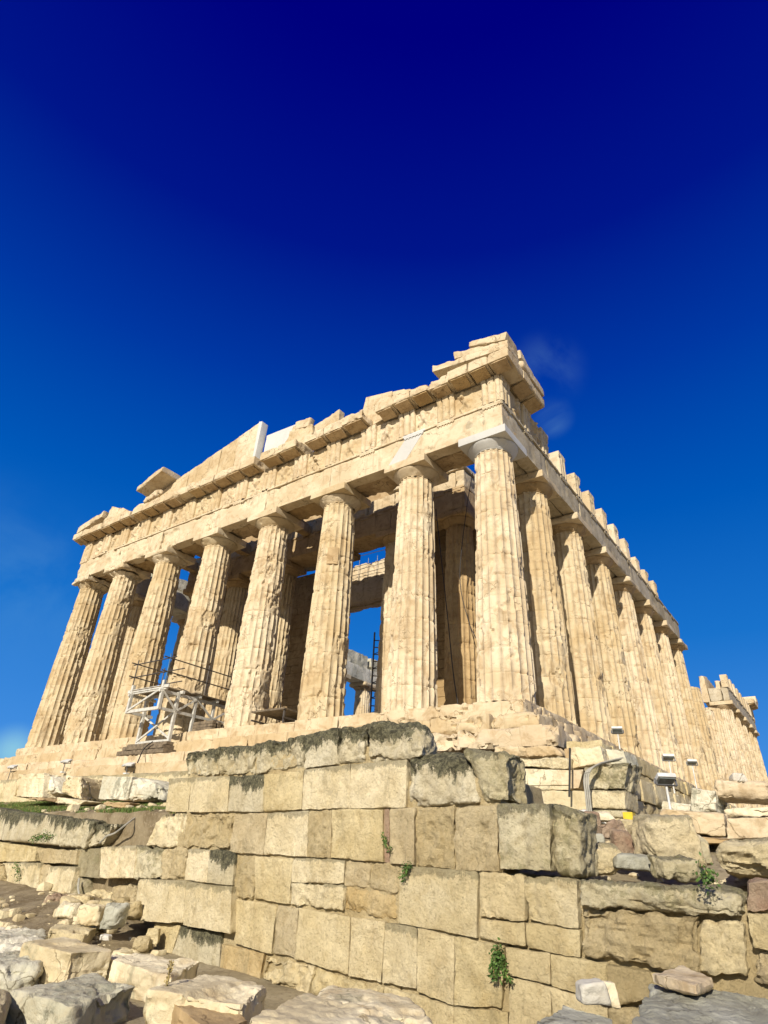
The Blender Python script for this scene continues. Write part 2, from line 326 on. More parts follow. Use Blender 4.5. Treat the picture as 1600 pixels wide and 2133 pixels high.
# ------------------------------------------------------------------ ground
def sheet(x0, x1, y0, y1, nx, ny, fz, xs=None, ys=None):
    X = np.linspace(x0, x1, nx) if xs is None else xs; Y = np.linspace(y0, y1, ny) if ys is None else ys; nx, ny = len(X), len(Y)
    A, B = np.meshgrid(X, Y, indexing='ij'); P = np.stack([A.ravel(), B.ravel(), np.zeros(A.size)], 1); P[:, 2] = fz(P[:, 0], P[:, 1], P)
    i, j = np.meshgrid(np.arange(nx-1), np.arange(ny-1), indexing='ij'); i = i.ravel(); j = j.ravel()
    return P, np.stack([i*ny+j, (i+1)*ny+j, (i+1)*ny+j+1, i*ny+j+1], 1)
def warp_axis(lo, hi, c, n, e=3):
    t = np.linspace(-1, 1, n); s = np.sign(t)*np.abs(t)**e; return np.where(s < 0, c+s*(c-lo), c+s*(hi-c))
def fz_ground(x, y, P):
    z = -6.12+.16*(fbm(P*.7, 3, 4)-.5)
    z = z+.35*sstep(-6.5, -9, x)*sstep(-13, -8.5, y)*sstep(-25, -10, x)*1.
    z = z-.10*np.clip(-y-25, 0, 400)*.3
    far = np.maximum(np.abs(x)-60, 0)+np.maximum(np.abs(y-20)-90, 0)
    return z-np.minimum(far*.25, 60)
ob('ground', sheet(0, 0, 0, 0, 0, 0, fz_ground, xs=warp_axis(-3000, 3000, 3, 260, 5), ys=warp_axis(-3000, 3000, -11, 260, 5)), M['ground'], sharp=0, origin=(0, 0, 0))['kind'] = 'structure'
# rising earth against the foot of the wall, on the left
def fz_bank(x, y, P):
    wl = WC+WK*x; d = np.clip((y-(wl-3.2))/3.0, 0, 1)
    top = -6.35+.89*sstep(-1.8, -7.5, x)
    return -6.25+(top+6.25)*d**.8+.12*(fbm(P*1.6, 5, 4)-.5)+.05*(fbm(P*6, 8, 3)-.5)
ob('earth_bank', sheet(-22, 6, -13, -6.2, 330, 80, fz_bank), M['soil'], sharp=0)['kind'] = 'structure'
# terrace held up by the wall
def terrace():
    ss = np.linspace(-34, 14, 300); P = []
    nd = 46
    for s in ss:
        yf = WC+WK*s+.30
        ztop = -3.72 if s < -3.9 else (-3.8 if s < 3.0 else -4.62)
        if -5.2 < s < -3.9: ztop = -3.72
        zb = -3.05 if s < -4 else (-3.8 if s < 1 else -4.3)
        for j in range(nd):
            if j < 6: P.append((s, yf, -6.6+(ztop-.02+6.6)*j/5))
            else:
                t = (j-5)/(nd-6); y = yf+.02+t*(-1.5-yf); P.append((s, y, ztop+(zb-ztop)*min(1, t*1.5)))
    P = np.array(P); n = fbm(P*1.3, 11, 4)-.5; P[:, 2] += .18*n*(P[:, 2] > -5); P[:, 1] += .12*(fbm(P*2, 15, 3)-.5)
    i, j = np.meshgrid(np.arange(len(ss)-1), np.arange(nd-1), indexing='ij'); i = i.ravel(); j = j.ravel()
    return P, np.stack([i*nd+j, (i+1)*nd+j, (i+1)*nd+j+1, i*nd+j+1], 1)
ob('terrace_earth', terrace(), M['soil'], sharp=0)['kind'] = 'structure'
# hillside on the right flank of the temple
def fz_flank(x, y, P): return -4.62+.75*sstep(-8.8, -4.5, y)+.4*sstep(-2, 12, y)-.06*(x-5)+.3*(fbm(P*.7, 21, 4)-.5)-sstep(8, 30, x)*3-.5*sstep(4.3, 3.2, x)*0
ob('flank_slope', sheet(0, 0, 0, 0, 0, 0, fz_flank, xs=np.concatenate([np.linspace(2.8, 10, 60), np.linspace(10.6, 45, 30)]), ys=np.concatenate([np.linspace(-9.05, 2, 90), np.linspace(2.5, 95, 70)])), M['ground'], sharp=0)['kind'] = 'structure'
def fz_plat(x, y, P): return -3.1+.2*(fbm(P*.5, 23, 4)-.5)-sstep(-40, -60, x)*3
ob('rock_plateau', sheet(-60, -30, -8, 95, 60, 120, fz_plat), M['ground'], sharp=0)['kind'] = 'structure'

# ------------------------------------------------------------------ temple
T = thing('ancient_temple', (-15.44, 0, -1.65), 'ruined honey-coloured marble temple with fluted columns and a broken pediment', 'temple')
ZC, ZA, ZF, ZG = 10.43, 11.78, 13.13, 13.75

def shaft(seed, r0=.955, r1=.74, H=9.73, er=.5, na=8, step=.06, low=.15, joints=None, flat=False):
    rs = np.random.RandomState(seed); nd = 11
    hh = rs.uniform(.8, 1.0, nd); hh = hh/hh.sum()*(H-.12); zj = np.cumsum(hh)[:-1]
    zs = [0.]
    for a, b in zip(np.r_[0, zj], np.r_[zj, H-.12]):
        n = max(3, int((b-a-.04)/step)); zs += list(np.linspace(a+.018, b-.018, n))
        if b < H-.2: zs.append(b)
    zs += [H-.12, H-.10, H-.08, H-.05, H]
    zs = np.array(sorted(set(np.round(zs, 4)))); nz = len(zs)
    na_t = 20*na; t = np.arange(na_t)/na_t; TH = t*2*math.pi
    TT, ZZ = np.meshgrid(TH, zs); TT = TT.ravel(); ZZ = ZZ.ravel()
    u = ZZ/10.; Rz = r0+(r1-r0)*u+.017*np.sin(math.pi*np.clip(u, 0, 1))
    ph = (TT/(2*math.pi)*20) % 1.; depth = .084*(Rz/r0)
    fl = depth*(1-(2*ph-1)**2)**.85
    P = np.stack([np.cos(TT)*Rz, np.sin(TT)*Rz, ZZ], 1)
    PS = P*np.array([1, 1, .75])
    e = fbm(PS*1.15, seed, 5, .55)+low*(1-sstep(0, 4.5, ZZ))*.8
    thr = .70-.20*er
    m = sstep(thr, thr+.035, e); m2 = sstep(thr+.09, thr+.115, e)
    ru = fbm(P*5.5, seed+5, 4, .6)-.5; ru2 = fbm(P*14, seed+7, 3)-.5
    # break the arrises here and there
    ar = np.exp(-((np.minimum(ph, 1-ph))/.13)**2); cn = fbm(P*np.array([3.2, 3.2, 2.2]), seed+11, 4); ac = ar*sstep(.64-.13*er, .69-.11*er, cn)*.034
    r = Rz-fl*(1-m)-ac*(1-m)-m*(.03+.07*(ru+.35))-m2*(.03+.08*(ru+.4))+.014*ru2*(.06+m)
    g = fbm(P*1.9, seed+13, 3); r = r-.05*sstep(.72-.08*er, .76-.08*er, g)
    for zz in zj:
        dz = np.abs(ZZ-zz); jn = fbm(P*4, seed+17, 2); r = r-(dz < .012)*.009-(dz < .07)*sstep(.60-.06*er, .72, jn)*.05*(1-dz/.07)
    r = r-((np.abs(ZZ-(H-.10)) < .012)*.02)
    r = r*(1+.004*np.interp(ZZ, np.r_[0, zj, H], rs.uniform(-1, 1, nd+1)))
    V = np.stack([np.cos(TT)*r, np.sin(TT)*r, ZZ], 1)
    i, j = np.meshgrid(np.arange(nz-1), np.arange(na_t), indexing='ij'); i = i.ravel(); j = j.ravel(); j2 = (j+1) % na_t
    Q = np.stack([i*na_t+j, i*na_t+j2, (i+1)*na_t+j2, (i+1)*na_t+j], 1)
    # caps
    c = len(V); V = np.concatenate([V, [[0, 0, zs[-1]]]]); base = (nz-1)*na_t; jj = np.arange(0, na_t, 2)
    Q = np.concatenate([Q, np.stack([np.full_like(jj, c), base+jj, base+jj+1, base+(jj+2) % na_t], 1)])
    return V, Q
def cut_shaft(geo, ztop, seed):
    """broken-off column: lower everything above ztop to a ragged top"""
    V, Q = geo; V = V.copy(); rag = ztop+(fbm(V*1.5*np.array([1, 1, 0]), seed, 3)-.5)*.5; V[:, 2] = np.minimum(V[:, 2], rag); return V, Q
def capital(seed, r1=.74, ab=1.03, er=.3, n=48, drop=0., dy=.0):
    z0 = 9.57; prof = [(r1-.04, z0+.15), (r1+.0, z0+.155), (r1+.006, z0+.17), (r1-.006, z0+.175), (r1+.014, z0+.19), (r1+.0, z0+.195), (r1+.022, z0+.21), (r1+.07, z0+.26), (r1+.13, z0+.32), (ab-.10, z0+.385), (ab-.045, z0+.445), (ab-.03, z0+.48), (ab-.06, z0+.509)]
    Rr = np.array([p[0] for p in prof]); Z = np.array([p[1] for p in prof]); TH = np.arange(n*2)*math.pi/n
    A, K = np.meshgrid(TH, np.arange(len(prof))); A = A.ravel(); K = K.ravel(); r = Rr[K]; z = Z[K]
    P = np.stack([np.cos(A)*r, np.sin(A)*r, z], 1); e = fbm(P*1.6, seed, 4); m = sstep(.62-.2*er, .68-.2*er, e); r = r-m*(.05+.25*er*(fbm(P*4, seed+3, 3)))*np.clip((z-z0)/.3, .1, 1)
    V = np.stack([np.cos(A)*r, np.sin(A)*r, z], 1); m_ = n*2; nz = len(prof)
    i, j = np.meshgrid(np.arange(nz-1), np.arange(m_), indexing='ij'); i = i.ravel(); j = j.ravel(); j2 = (j+1) % m_
    e1 = (V, np.stack([i*m_+j, i*m_+j2, (i+1)*m_+j2, (i+1)*m_+j], 1))
    a = bx(-ab, ab, -ab, ab, 10.08, ZC-.004, cell=.07, bevel=.01+.02*er, chip=.02+.25*er, amp=.004+.02*er, seed=seed+50, gouge=.08*er if er > .5 else 0)
    return e1, a
hi_shafts = {}
def add_column(x, y, geo, cap, mat, cmat, z=0., rot=0., kind='column', label=None, mesh=None, capmesh=None, amat=None):
    o = bpy.data.objects.new(kind, mesh if mesh else mk_mesh(kind, geo[0], geo[1], mat, 32)); COL.objects.link(o); put(o, (x, y, z), T); o.rotation_euler = (0, 0, rot)
    if label: o['label'] = label
    if cap or capmesh:
        for nm, g, mm in (('echinus', 0, cmat), ('abacus', 1, amat or cmat)):
            c = bpy.data.objects.new(nm, capmesh[g] if capmesh else mk_mesh(nm, cap[g][0], cap[g][1], mm, 40)); COL.objects.link(c); c.parent = o
            c.rotation_euler = (0, 0, -rot)
    return o
XW = [-1.02, -4.70, -8.99, -13.29, -17.58, -21.88, -26.17, -29.86]
YS = [1.02, 4.70, 8.99, 13.29, 17.58, 21.87, 26.17, 30.46, 34.75, 39.05, 43.34, 47.63, 51.92, 56.2, 60.5, 64.8, 68.48]
er_w = [.12, .15, .42, .66, .56, .48, .36, .34]; cap_w = [.0, .05, .1, .1, .1, .3, 1.1, .75]
lab_w = ['corner column of the front with a new white abacus', None, 'column with a square brown repair patch below its capital', None, None, None, 'column with a broken shapeless capital', None]
for i, x in enumerate(XW):
    r0 = .975 if i in (0, 7) else .955
    c = add_column(x, 1.02, shaft(100+i, r0, er=er_w[i], low=.10), capital(300+i, ab=1.03, er=cap_w[i]), M['column'], M['marble_new'] if i == 0 else M['marble_smooth'], label=lab_w[i])
# flank columns
proto = [mk_mesh('column', *shaft(140+k, er=.12+.1*k, step=.09, na=6, low=.05), M['column'], 32) for k in range(3)]
pc = []
for k in range(3):
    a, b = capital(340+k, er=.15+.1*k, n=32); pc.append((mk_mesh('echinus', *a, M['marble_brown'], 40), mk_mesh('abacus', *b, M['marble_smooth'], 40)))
for i, y in enumerate(YS[1:], 1):
    cut = {8: 8.0, 9: 7.1, 10: 8.2, 11: 8.7}.get(i)
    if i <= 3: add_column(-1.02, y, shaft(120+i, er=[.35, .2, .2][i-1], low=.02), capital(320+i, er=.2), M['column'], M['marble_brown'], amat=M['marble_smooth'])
    elif cut: add_column(-1.02, y, cut_shaft(shaft(160+i, er=.4, na=6, step=.09), cut, i), None, M['column'], None, label='broken column without its capital')
    else: add_column(-1.02, y, None, None, None, None, mesh=proto[i % 3], capmesh=pc[i % 3], rot=2*math.pi/20*(i*3 % 20))
lo = [mk_mesh('column', *shaft(180+k, er=.4, step=.25, na=4), M['column'], 32) for k in range(2)]
for i, y in enumerate(YS[1:-1], 1): add_column(-29.86, y, None, None, None, None, mesh=(proto if i < 9 else lo)[i % 2], capmesh=pc[i % 3], rot=math.pi/10*i)
for i, x in enumerate(XW[1:]): add_column(x, 68.48, None, None, None, None, mesh=lo[i % 2], capmesh=pc[i % 3])
# porch columns inside
XI = [-5.46, -9.2, -13.36, -17.52, -21.7, -25.42]; YI = 6.2
for i, x in enumerate(XI):
    g = shaft(200+i, .83, .66, 9.38, er=[.2, .45, .6, .75, .5, .5][i], na=6, step=.09, low=.03); a, b = capital(360+i, r1=.66, ab=.9, er=.2, n=32)
    for q in (a, b): q[0][:, 2] -= .35
    add_column(x, YI, g, (a, b), M['marble_brown'] if i == 0 else M['column'], M['marble_brown'], z=.70)

def part(name, geo, mat, label=None, sharp=38):
    o = ob(name, geo, mat, T, sharp=sharp)
    if label: o['label'] = label
    return o
# steps: (west side and right flank) three tiers
for k in range(3):
    z1 = -.55*k; z0 = z1-.55; off = .70*k; g = []
    xs = list(np.arange(-30.88-off, off-1.2, 2.05 if k else 2.15))+[off]; xs[-2] = xs[-1]-1.6 if xs[-1]-xs[-2] < .9 else xs[-2]
    for a, b in zip(xs[:-1], xs[1:]):
        rough = sstep(-9, -1, np.array([a]))[0]
        g.append(bx(a+.003, b-.003, -off, -off+1.5, z0, z1-.003*k, cell=.07, bevel=.02, chip=.05+.22*rough, amp=.010+.02*rough, seed=int(a*7)+k*31+500, mx=34, gouge=.05+.08*rough))
    part('step', join(g), M['marble'])
    g = []; ys = list(np.arange(-off, 69.5+off, 2.05))
    for a, b in zip(ys[:-1], ys[1:]):
        if a < -off+.5: a = -off+1.5
        g.append(bx(off-1.5, off, a+.004, b-.004, z0, z1-.003*k, cell=.10, bevel=.03, chip=.14, amp=.02, seed=int(a*5)+k*37+700, mx=18, gouge=.06))
    part('step', join(g), M['marble'])
part('step', bx(-33, -30.9, -1.4, 70, -1.65, -1.1, cell=.5, bevel=.02), M['marble'])
part('floor', bx(-30.8, -.05, .2, 69.4, -.6, -.008, cell=2, bevel=.01, chip=0, amp=0), M['marble'])
part('inner_step', bx(-27.3, -3.6, 4.9, 64, -.01, .35, cell=.3, bevel=.02, mx=60), M['marble'])
part('inner_step', bx(-26.9, -4.0, 5.25, 63.6, .34, .70, cell=.3, bevel=.02, mx=60), M['marble'])
# foundation under the steps, right flank
def courses(x, y0, y1, zs, seed, depth=.9):
    g = []; r = random.Random(seed)
    for a, b in zip(zs[:-1], zs[1:]):
        y = y0-r.random()*.6; y = y0
        while y < y1:
            l = r.uniform(.9, 1.5); g.append(bx(x-depth, x+r.uniform(-.03, .03), y+.005, min(y+l, y1)-.005, b, a-.006, cell=.11 if y < 14 else .4, bevel=.02, chip=.08, amp=.018, seed=r.randint(0, 999), gouge=.03)); y += l
    return join(g)
part('foundation', courses(3.35, -2.5, 24, [-2.48, -2.98, -3.5, -4.1], 3), M['poros'])
part('foundation', courses(2.75, -1.9, 69, [-1.66, -2.08, -2.48], 4), M['poros'])
part('foundation', bx(2.3, 3.3, 24, 69, -4.3, -2.2, cell=1), M['poros'])
part('foundation', bx(-33.6, -9, -2.6, -1.2, -2.2, -1.652, cell=.12, bevel=.02, chip=.08, amp=.02, gouge=.04, seed=77), M['marble'])
part('foundation', bx(-34, -9.5, -3.1, -2.5, -3.2, -2.1, cell=.15, bevel=.03, chip=.1, amp=.03, gouge=.05, seed=79), M['poros_pale'])

# architrave
def regulae(cxs, face, axis, sgn, zt, r=.42):
    g = []
    for c in cxs:
        if axis == 0:
            g.append(bx(c-r, c+r, face-.055, face+.02, zt-.19, zt-.10, cell=.12, bevel=.005, chip=.01, amp=.002))
            for q in range(6): xx = c-r+.07+q*(2*r-.14)/5; g.append(bx(xx-.028, xx+.028, face-.045, face+.01, zt-.235, zt-.188, cell=.1, bevel=.005, chip=0, amp=0))
        else:
            g.append(bx(face-.02, face+.055, c-r, c+r, zt-.19, zt-.10, cell=.12, bevel=.005, chip=.01, amp=.002))
            for q in range(6): yy = c-r+.07+q*(2*r-.14)/5; g.append(bx(face-.01, face+.045, yy-.028, yy+.028, zt-.235, zt-.188, cell=.1, bevel=.005, chip=0, amp=0))
    return g
trW = [-.55, -2.86]+[(-4.70-2.147*k) for k in range(12)]+[-28.02, -30.33]
trW = [-.55, -2.7, -4.70, -6.85, -8.99, -11.14, -13.29, -15.43, -17.58, -19.73, -21.88, -24.02, -26.17, -28.15, -30.33]
trS = [.55, 2.7, 4.70]+[4.70+2.146*k for k in range(1, 29)]+[66.8, 68.95]
bW = [-.133]+XW[1:-1]+[-30.75]
for i, (b, a) in enumerate(zip(bW[:-1], bW[1:])):
    e = [.01, .02, .03, .05, .06, .08, .09][i]
    g = [bx(a+.004, b-.004, .133, .72, ZC, ZA-.10, cell=.065, bevel=.012, chip=.04+e, amp=.006+.02*e, seed=400+i, gouge=[0, .02, .03, .05, .06, .05, .05][i])]
    part('architrave_inner_beam', bx(a+.004, b-.004, .725, 1.90, ZC+.02, ZA, cell=.11, bevel=.03, chip=.18, amp=.035, seed=430+i, gouge=.08), M['marble_brown'])  # brown patina; the darker tone also puts soffit shade into the colour
    # fillet along the top, broken away in places
    x = a; r_ = random.Random(70+i)
    while x < b-.1:
        l = min(r_.uniform(.5, 1.4), b-x)
        if r_.random() > (.08, .1, .25, .35, .3, .3, .2)[i]: g.append(bx(x+.003, x+l-.003, .075, .7, ZA-.10, ZA, cell=.09, bevel=.008, chip=.03, amp=.004, seed=r_.randint(1, 99)))
        else: g.append(bx(x+.003, x+l-.003, .14, .7, ZA-.10, ZA, cell=.09, bevel=.02, chip=.05, amp=.01, seed=r_.randint(1, 99)))
        x += l
    g += regulae([c for c in trW if a < c < b and r_.random() > .35*min(i, 2)/2], .133, 0, -1, ZA)
    part('architrave_block', join(g), M['marble_smooth'])
# inset of new white marble in the architrave
part('repair_inset', hexa([(-5.66, .118, 10.45), (-4.62, .118, 11.775), (-5.66, .4, 10.45), (-4.62, .4, 11.775), (-4.72, .118, 10.45), (-3.72, .118, 11.775), (-4.72, .4, 10.45), (-3.72, .4, 11.775)], cell=.1, bevel=.006, chip=.01, amp=.003), M['marble_new'], 'white marble repair in the architrave')
part('repair_inset', join([bx(-4.85, -3.70, .068, .3, ZA-.105, ZA-.0, cell=.2, bevel=.004, chip=0, amp=0)]+regulae([-4.3], .128, 0, -1, ZA, .5)), M['marble_new'])
bS = [.133]+YS[1:7]+[30.3]
def flank_arch(bs, x1, e0, seed, tr, s=1):
    for i, (a, b) in enumerate(zip(bs[:-1], bs[1:])):
        g = [bx(x1-.6 if s > 0 else x1, x1 if s > 0 else x1+.6, a+.004, b-.004, ZC, ZA-.1, cell=.12 if a < 24 else .4, bevel=.012, chip=.06, amp=.012, seed=seed+i, gouge=.02),
             bx(x1-1.77 if s > 0 else x1+.61, x1-.61 if s > 0 else x1+1.77, a+.004, b-.004, ZC+.02, ZA, cell=.2 if a < 20 else .5, bevel=.03, chip=.2, amp=.04, seed=seed+30+i),
             bx(x1-.55, x1+.06, a+.004, b-.004, ZA-.10, ZA, cell=.15 if a < 24 else .5, bevel=.01, chip=.05, amp=.008, seed=seed+60+i)]
        if s > 0: g += regulae([c for c in tr if a < c < b], x1, 1, 1, ZA)
        part('architrave_block', join(g), M['marble_dull'])
flank_arch(bS, -.133, 0, 900, trS)
flank_arch([50.9]+YS[13:]+[69.37], -.133, 0, 950, trS)
nb = [1.91]+YS[1:-1]+[69.37]
for i, (a, b) in enumerate(zip(nb[:-1], nb[1:])):
    cl = .25 if i < 10 else .6
    part('architrave_block', join([bx(-30.75, -28.98, a+.004, b-.004, ZC, ZA, cell=cl, bevel=.02, chip=.1, amp=.03, seed=1000+i)]), M['marble_grey'])
    if not 3 <= i <= 4 or True: part('frieze_block', bx(-30.7, -29.3, a+.3, b-.2, ZA+.003, ZF-(.0 if i > 4 else .3), cell=cl, bevel=.05, chip=.3, amp=.08, seed=1040+i), M['marble_grey'])
part('architrave_block', bx(-28.97, -.14, 67.6, 69.37, ZC, ZA, cell=.8, bevel=.02), M['marble'])
part('frieze_block', bx(-28.9, -.6, 67.7, 69.3, ZA+.003, ZF, cell=.8, bevel=.02), M['marble'])

# frieze
def triglyph(c, axis, face, seed, er=.3, back=.55, w_=.42, top=ZF):
    """vertical grooved slab; plan profile extruded upward"""
    prof = [(-.42, .05), (-.42, .0), (-.37, -.065), (-.32, -.08), (-.25, -.075), (-.20, -.03), (-.17, .04), (-.14, -.03), (-.09, -.075), (.0, -.085), (.09, -.075), (.14, -.03), (.17, .04), (.20, -.03), (.25, -.075), (.32, -.08), (.37, -.065), (.42, .0), (.42, .05)]
    fine = []
    for (a, b), (c2, d) in zip(prof[:-1], prof[1:]):
        n = max(1, int(math.hypot(c2-a, d-b)/.05))
        fine += [(a+(c2-a)*t/n, b+(d-b)*t/n) for t in range(n)]
    fine += [prof[-1], (.42, back), (-.42, back)]
    F = np.array(fine); n = len(F); H = top-ZA; zs = np.r_[np.linspace(0, H-.2, 16), H-.195, H]; V = []
    for k, z in enumerate(zs):
        P = np.stack([F[:, 0], F[:, 1] if z < H-.2 else np.where(F[:, 1] < .03, -.08, F[:, 1]), np.full(n, ZA+.004+z)], 1); V.append(P)
    V = np.concatenate(V); W = V+np.array([c, seed, 0]); e = fbm(W*2.2, seed, 4); front = V[:, 1] < .04
    V[:, 1] += front*(sstep(.70-.22*er, .75-.2*er, e)*(.03+.09*er)+.02*(.3+er)*(fbm(W*7, seed+1, 3)-.5))
    tp = V[:, 2] > ZA+H-.3; V[:, 2] -= tp*sstep(.45, .7, fbm(W*1.4, seed+5, 3))*.25*er
    nz = len(zs); i, j = np.meshgrid(np.arange(nz-1), np.arange(n), indexing='ij'); i = i.ravel(); j = j.ravel(); j2 = (j+1) % n
    Q = np.stack([i*n+j, i*n+j2, (i+1)*n+j2, (i+1)*n+j], 1)
    t0 = (nz-1)*n; cap = []
    for j in range((n-2)//2): cap.append((t0+j, t0+j+1, t0+n-1-j-1 if False else t0+n-2-j, t0+n-1-j))
    # simple cap: fan of quads between front chain and back points
    ctr = len(V); V = np.concatenate([V, [[0, .2, V[t0:, 2].mean()]]]); cap = [(ctr, t0+j, t0+(j+1) % n, t0+(j+2) % n) for j in range(0, n-1, 2)]
    Q = np.concatenate([Q, np.array(cap)])
    if axis == 0: V = np.stack([c+V[:, 0], face+V[:, 1], V[:, 2]], 1)
    else: V = np.stack([face-V[:, 1], c+V[:, 0], V[:, 2]], 1)
    return V, Q
def metope(a, b, axis, face, seed, er, figs=True):
    nx, nz = 34, 34; X, Z = np.meshgrid(np.linspace(a, b, nx), np.linspace(ZA+.004, ZF-.002, nz), indexing='ij'); X = X.ravel(); Z = Z.ravel()
    P = np.stack([X, np.full_like(X, seed*.37), Z], 1); h = .03*(.4+er)*(fbm(P*5, seed, 4)-.5)+.08*er*sstep(.48, .6, fbm(P*3, seed+3, 4))
    rs = random.Random(seed)
    if figs:
        cx = (a+b)/2+rs.uniform(-.12, .12); limbs = []
        hip = (cx+rs.uniform(-.1, .1), 12.4); sh = (cx+rs.uniform(-.2, .2), 12.75)
        limbs += [(hip, sh, .15), ((sh[0], 12.98), (sh[0]+.02, 12.99), .10)]
        for s in (-1, 1):
            kn = (hip[0]+s*rs.uniform(.08, .3), 12.15); limbs += [(hip, kn, .085), (kn, (kn[0]+rs.uniform(-.15, .15), 11.87), .06)]
            el = (sh[0]+s*rs.uniform(.18, .32), 12.6+rs.uniform(-.1, .25)); limbs += [(sh, el, .06), (el, (el[0]+rs.uniform(-.12, .12), el[1]+rs.uniform(-.25, .2)), .05)]
        best = np.zeros_like(X)
        for (p, q, r) in limbs:
            px, pz = X-p[0], Z-p[1]; dx, dz = q[0]-p[0], q[1]-p[1]; L2 = dx*dx+dz*dz+1e-9; t = np.clip((px*dx+pz*dz)/L2, 0, 1)
            d = np.hypot(px-t*dx, pz-t*dz); best = np.maximum(best, np.sqrt(np.clip(1-(d/r)**2, 0, 1))*r*1.1)
        keep = sstep(.36, .45, fbm(P*2.2, seed+8, 3)+.12*(1-er)); h = h+best*keep
    # keep the edges flat
    ed = np.minimum(np.minimum(X-a, b-X), np.minimum(Z-ZA, ZF-Z)); h = h*sstep(0, .08, ed)
    yf = face+.10-h
    V = np.stack([X, yf, Z], 1) if axis == 0 else np.stack([face-.05+h, X, Z], 1)
    i, j = np.meshgrid(np.arange(nx-1), np.arange(nz-1), indexing='ij'); i = i.ravel(); j = j.ravel()
    Q = np.stack([i*nz+j, (i+1)*nz+j, (i+1)*nz+j+1, i*nz+j+1], 1)
    bk = bx(a, b, face+.14, face+.5, ZA+.004, ZF-.002, cell=.6, bevel=.01, chip=0, amp=0) if axis == 0 else bx(face-.5, face-.14, a, b, ZA+.004, ZF-.002, cell=.6, bevel=.01, chip=0, amp=0)
    if axis == 1: Q = Q[:, ::-1]
    return join([(V, Q), bk])
for i, c in enumerate(trW): part('triglyph', triglyph(c, 0, .133, 600+i, er=[.02, .06, .1, .2, .3, .4, .45, .4, .45, .4, .3, .25, .25, .25, .25][i], top=ZF-.01), M['marble'])
for i, (b, a) in enumerate(zip(trW[:-1], trW[1:])): part('metope', metope(a+.40, b-.40, 0, .133, 640+i, [.03, .1, .2, .35, .5, .6, .6, .5, .6, .6, .5, .4, .4, .4][i]), M['marble'])
part('frieze_block', bx(-30.7, -.5, .64, 1.8, ZA+.006, ZF-.02, cell=.25, bevel=.03, chip=.1, amp=.04, seed=5, mx=120), M['marble'])
for i, c in enumerate(trS):
    if i < 12 or c > 50: part('triglyph', triglyph(c, 1, -.133, 700+i, er=.12+.2*(i % 3 == 1), top=ZF-(.0 if i < 9 or c > 50 else .35)-.01), M['marble_smooth'])
part('metope', metope(.95, 2.30, 1, -.133, 731, .15), M['marble'])
part('metope', metope(3.1, 4.3, 1, -.133, 732, .8), M['marble'])
# broken backing stones left between the flank triglyphs
for i, y in enumerate(np.arange(5.8, 26, 2.146)): part('frieze_block', bx(-1.5, -.75, y-.55, y+.6, ZA+.004, ZA+.25+.2*(i % 3), cell=.2, bevel=.05, chip=.3, amp=.06, seed=760+i), M['marble'])
for i, y in enumerate(np.arange(53, 69, 2.146)): part('frieze_block', bx(-1.4, -.3, y-.6, y+.6, ZA+.004, ZF-.3, cell=.3, bevel=.05, chip=.3, amp=.06, seed=790+i), M['marble'])
part('architrave_block', bx(-2.6, -1.95, 50.9, 66, ZC, ZF, cell=.5, bevel=.05, chip=.3, amp=.1, seed=44), M['marble'])

# cornice: blocks along x, separate lengths with ragged ends
def cornice(a, b, axis, seed, er=.4, ztop=ZG, front=-.60, mut=True):
    g = []; mu = []; L = b-a; n = max(1, round(L/1.07)); w_ = L/n; rr = random.Random(seed)
    for k in range(n):
        p, q = a+k*w_+.004, a+(k+1)*w_-.004
        fr = front+rr.uniform(0, .10)*er*2; zt = ztop-rr.uniform(0, .1)*er
        c8 = [(x, y, z) for x in (p, q) for (y, z) in ((fr, 13.26), (fr, zt), (.95, 13.135), (.95, zt))]
        g.append(hexa(c8, cell=.065 if L < 12 or axis == 0 else .1, bevel=.015, chip=.05+.22*er, amp=.006+.02*er, seed=seed+k, gouge=.09*er, mx=30))
        if mut and rr.random() > .12*er: mu.append(hexa([(x, y, z) for x in (p+.12, q-.12) for (y, z) in ((fr+.06, 13.205), (fr+.06, 13.26), (.06, 13.06), (.06, 13.16))], cell=.12, bevel=.008, chip=.03, amp=.003, seed=seed+k+9))
    res = []
    for gg in (g,):
        V, Q = join(gg)
        if axis == 1: V = np.stack([-V[:, 1], V[:, 0], V[:, 2]], 1); Q = Q[:, ::-1]
        res.append((V, Q))
    o = part('cornice_block', res[0], M['marble'])
    for V, Q in mu:
        if axis == 1: V = np.stack([-V[:, 1], V[:, 0], V[:, 2]], 1); Q = Q[:, ::-1]
        ob('mutule', (V, Q), M['marble_brown'], o)  # patina brown, with the cornice underside's shade put into the colour
    return o
for a, b, e, s in ((-2.2, .60, .12, 11), (-6.05, -2.2, .5, 12), (-10.45, -6.75, .55, 13), (-13.5, -10.95, .45, 14), (-24.75, -13.95, .3, 15), (-31.45, -24.95, .3, 16)):
    cornice(a, b, 0, 800+s*10, e)
cornice(.97, 3.3, 1, 870, .12)
cornice(66.3, 69.9, 1, 880, .12)
part('cornice_block', bx(-1.2, .65, 68.6, 70.1, ZG+.004, 14.5, cell=.2, bevel=.03, chip=.2, amp=.03, seed=3), M['marble'])
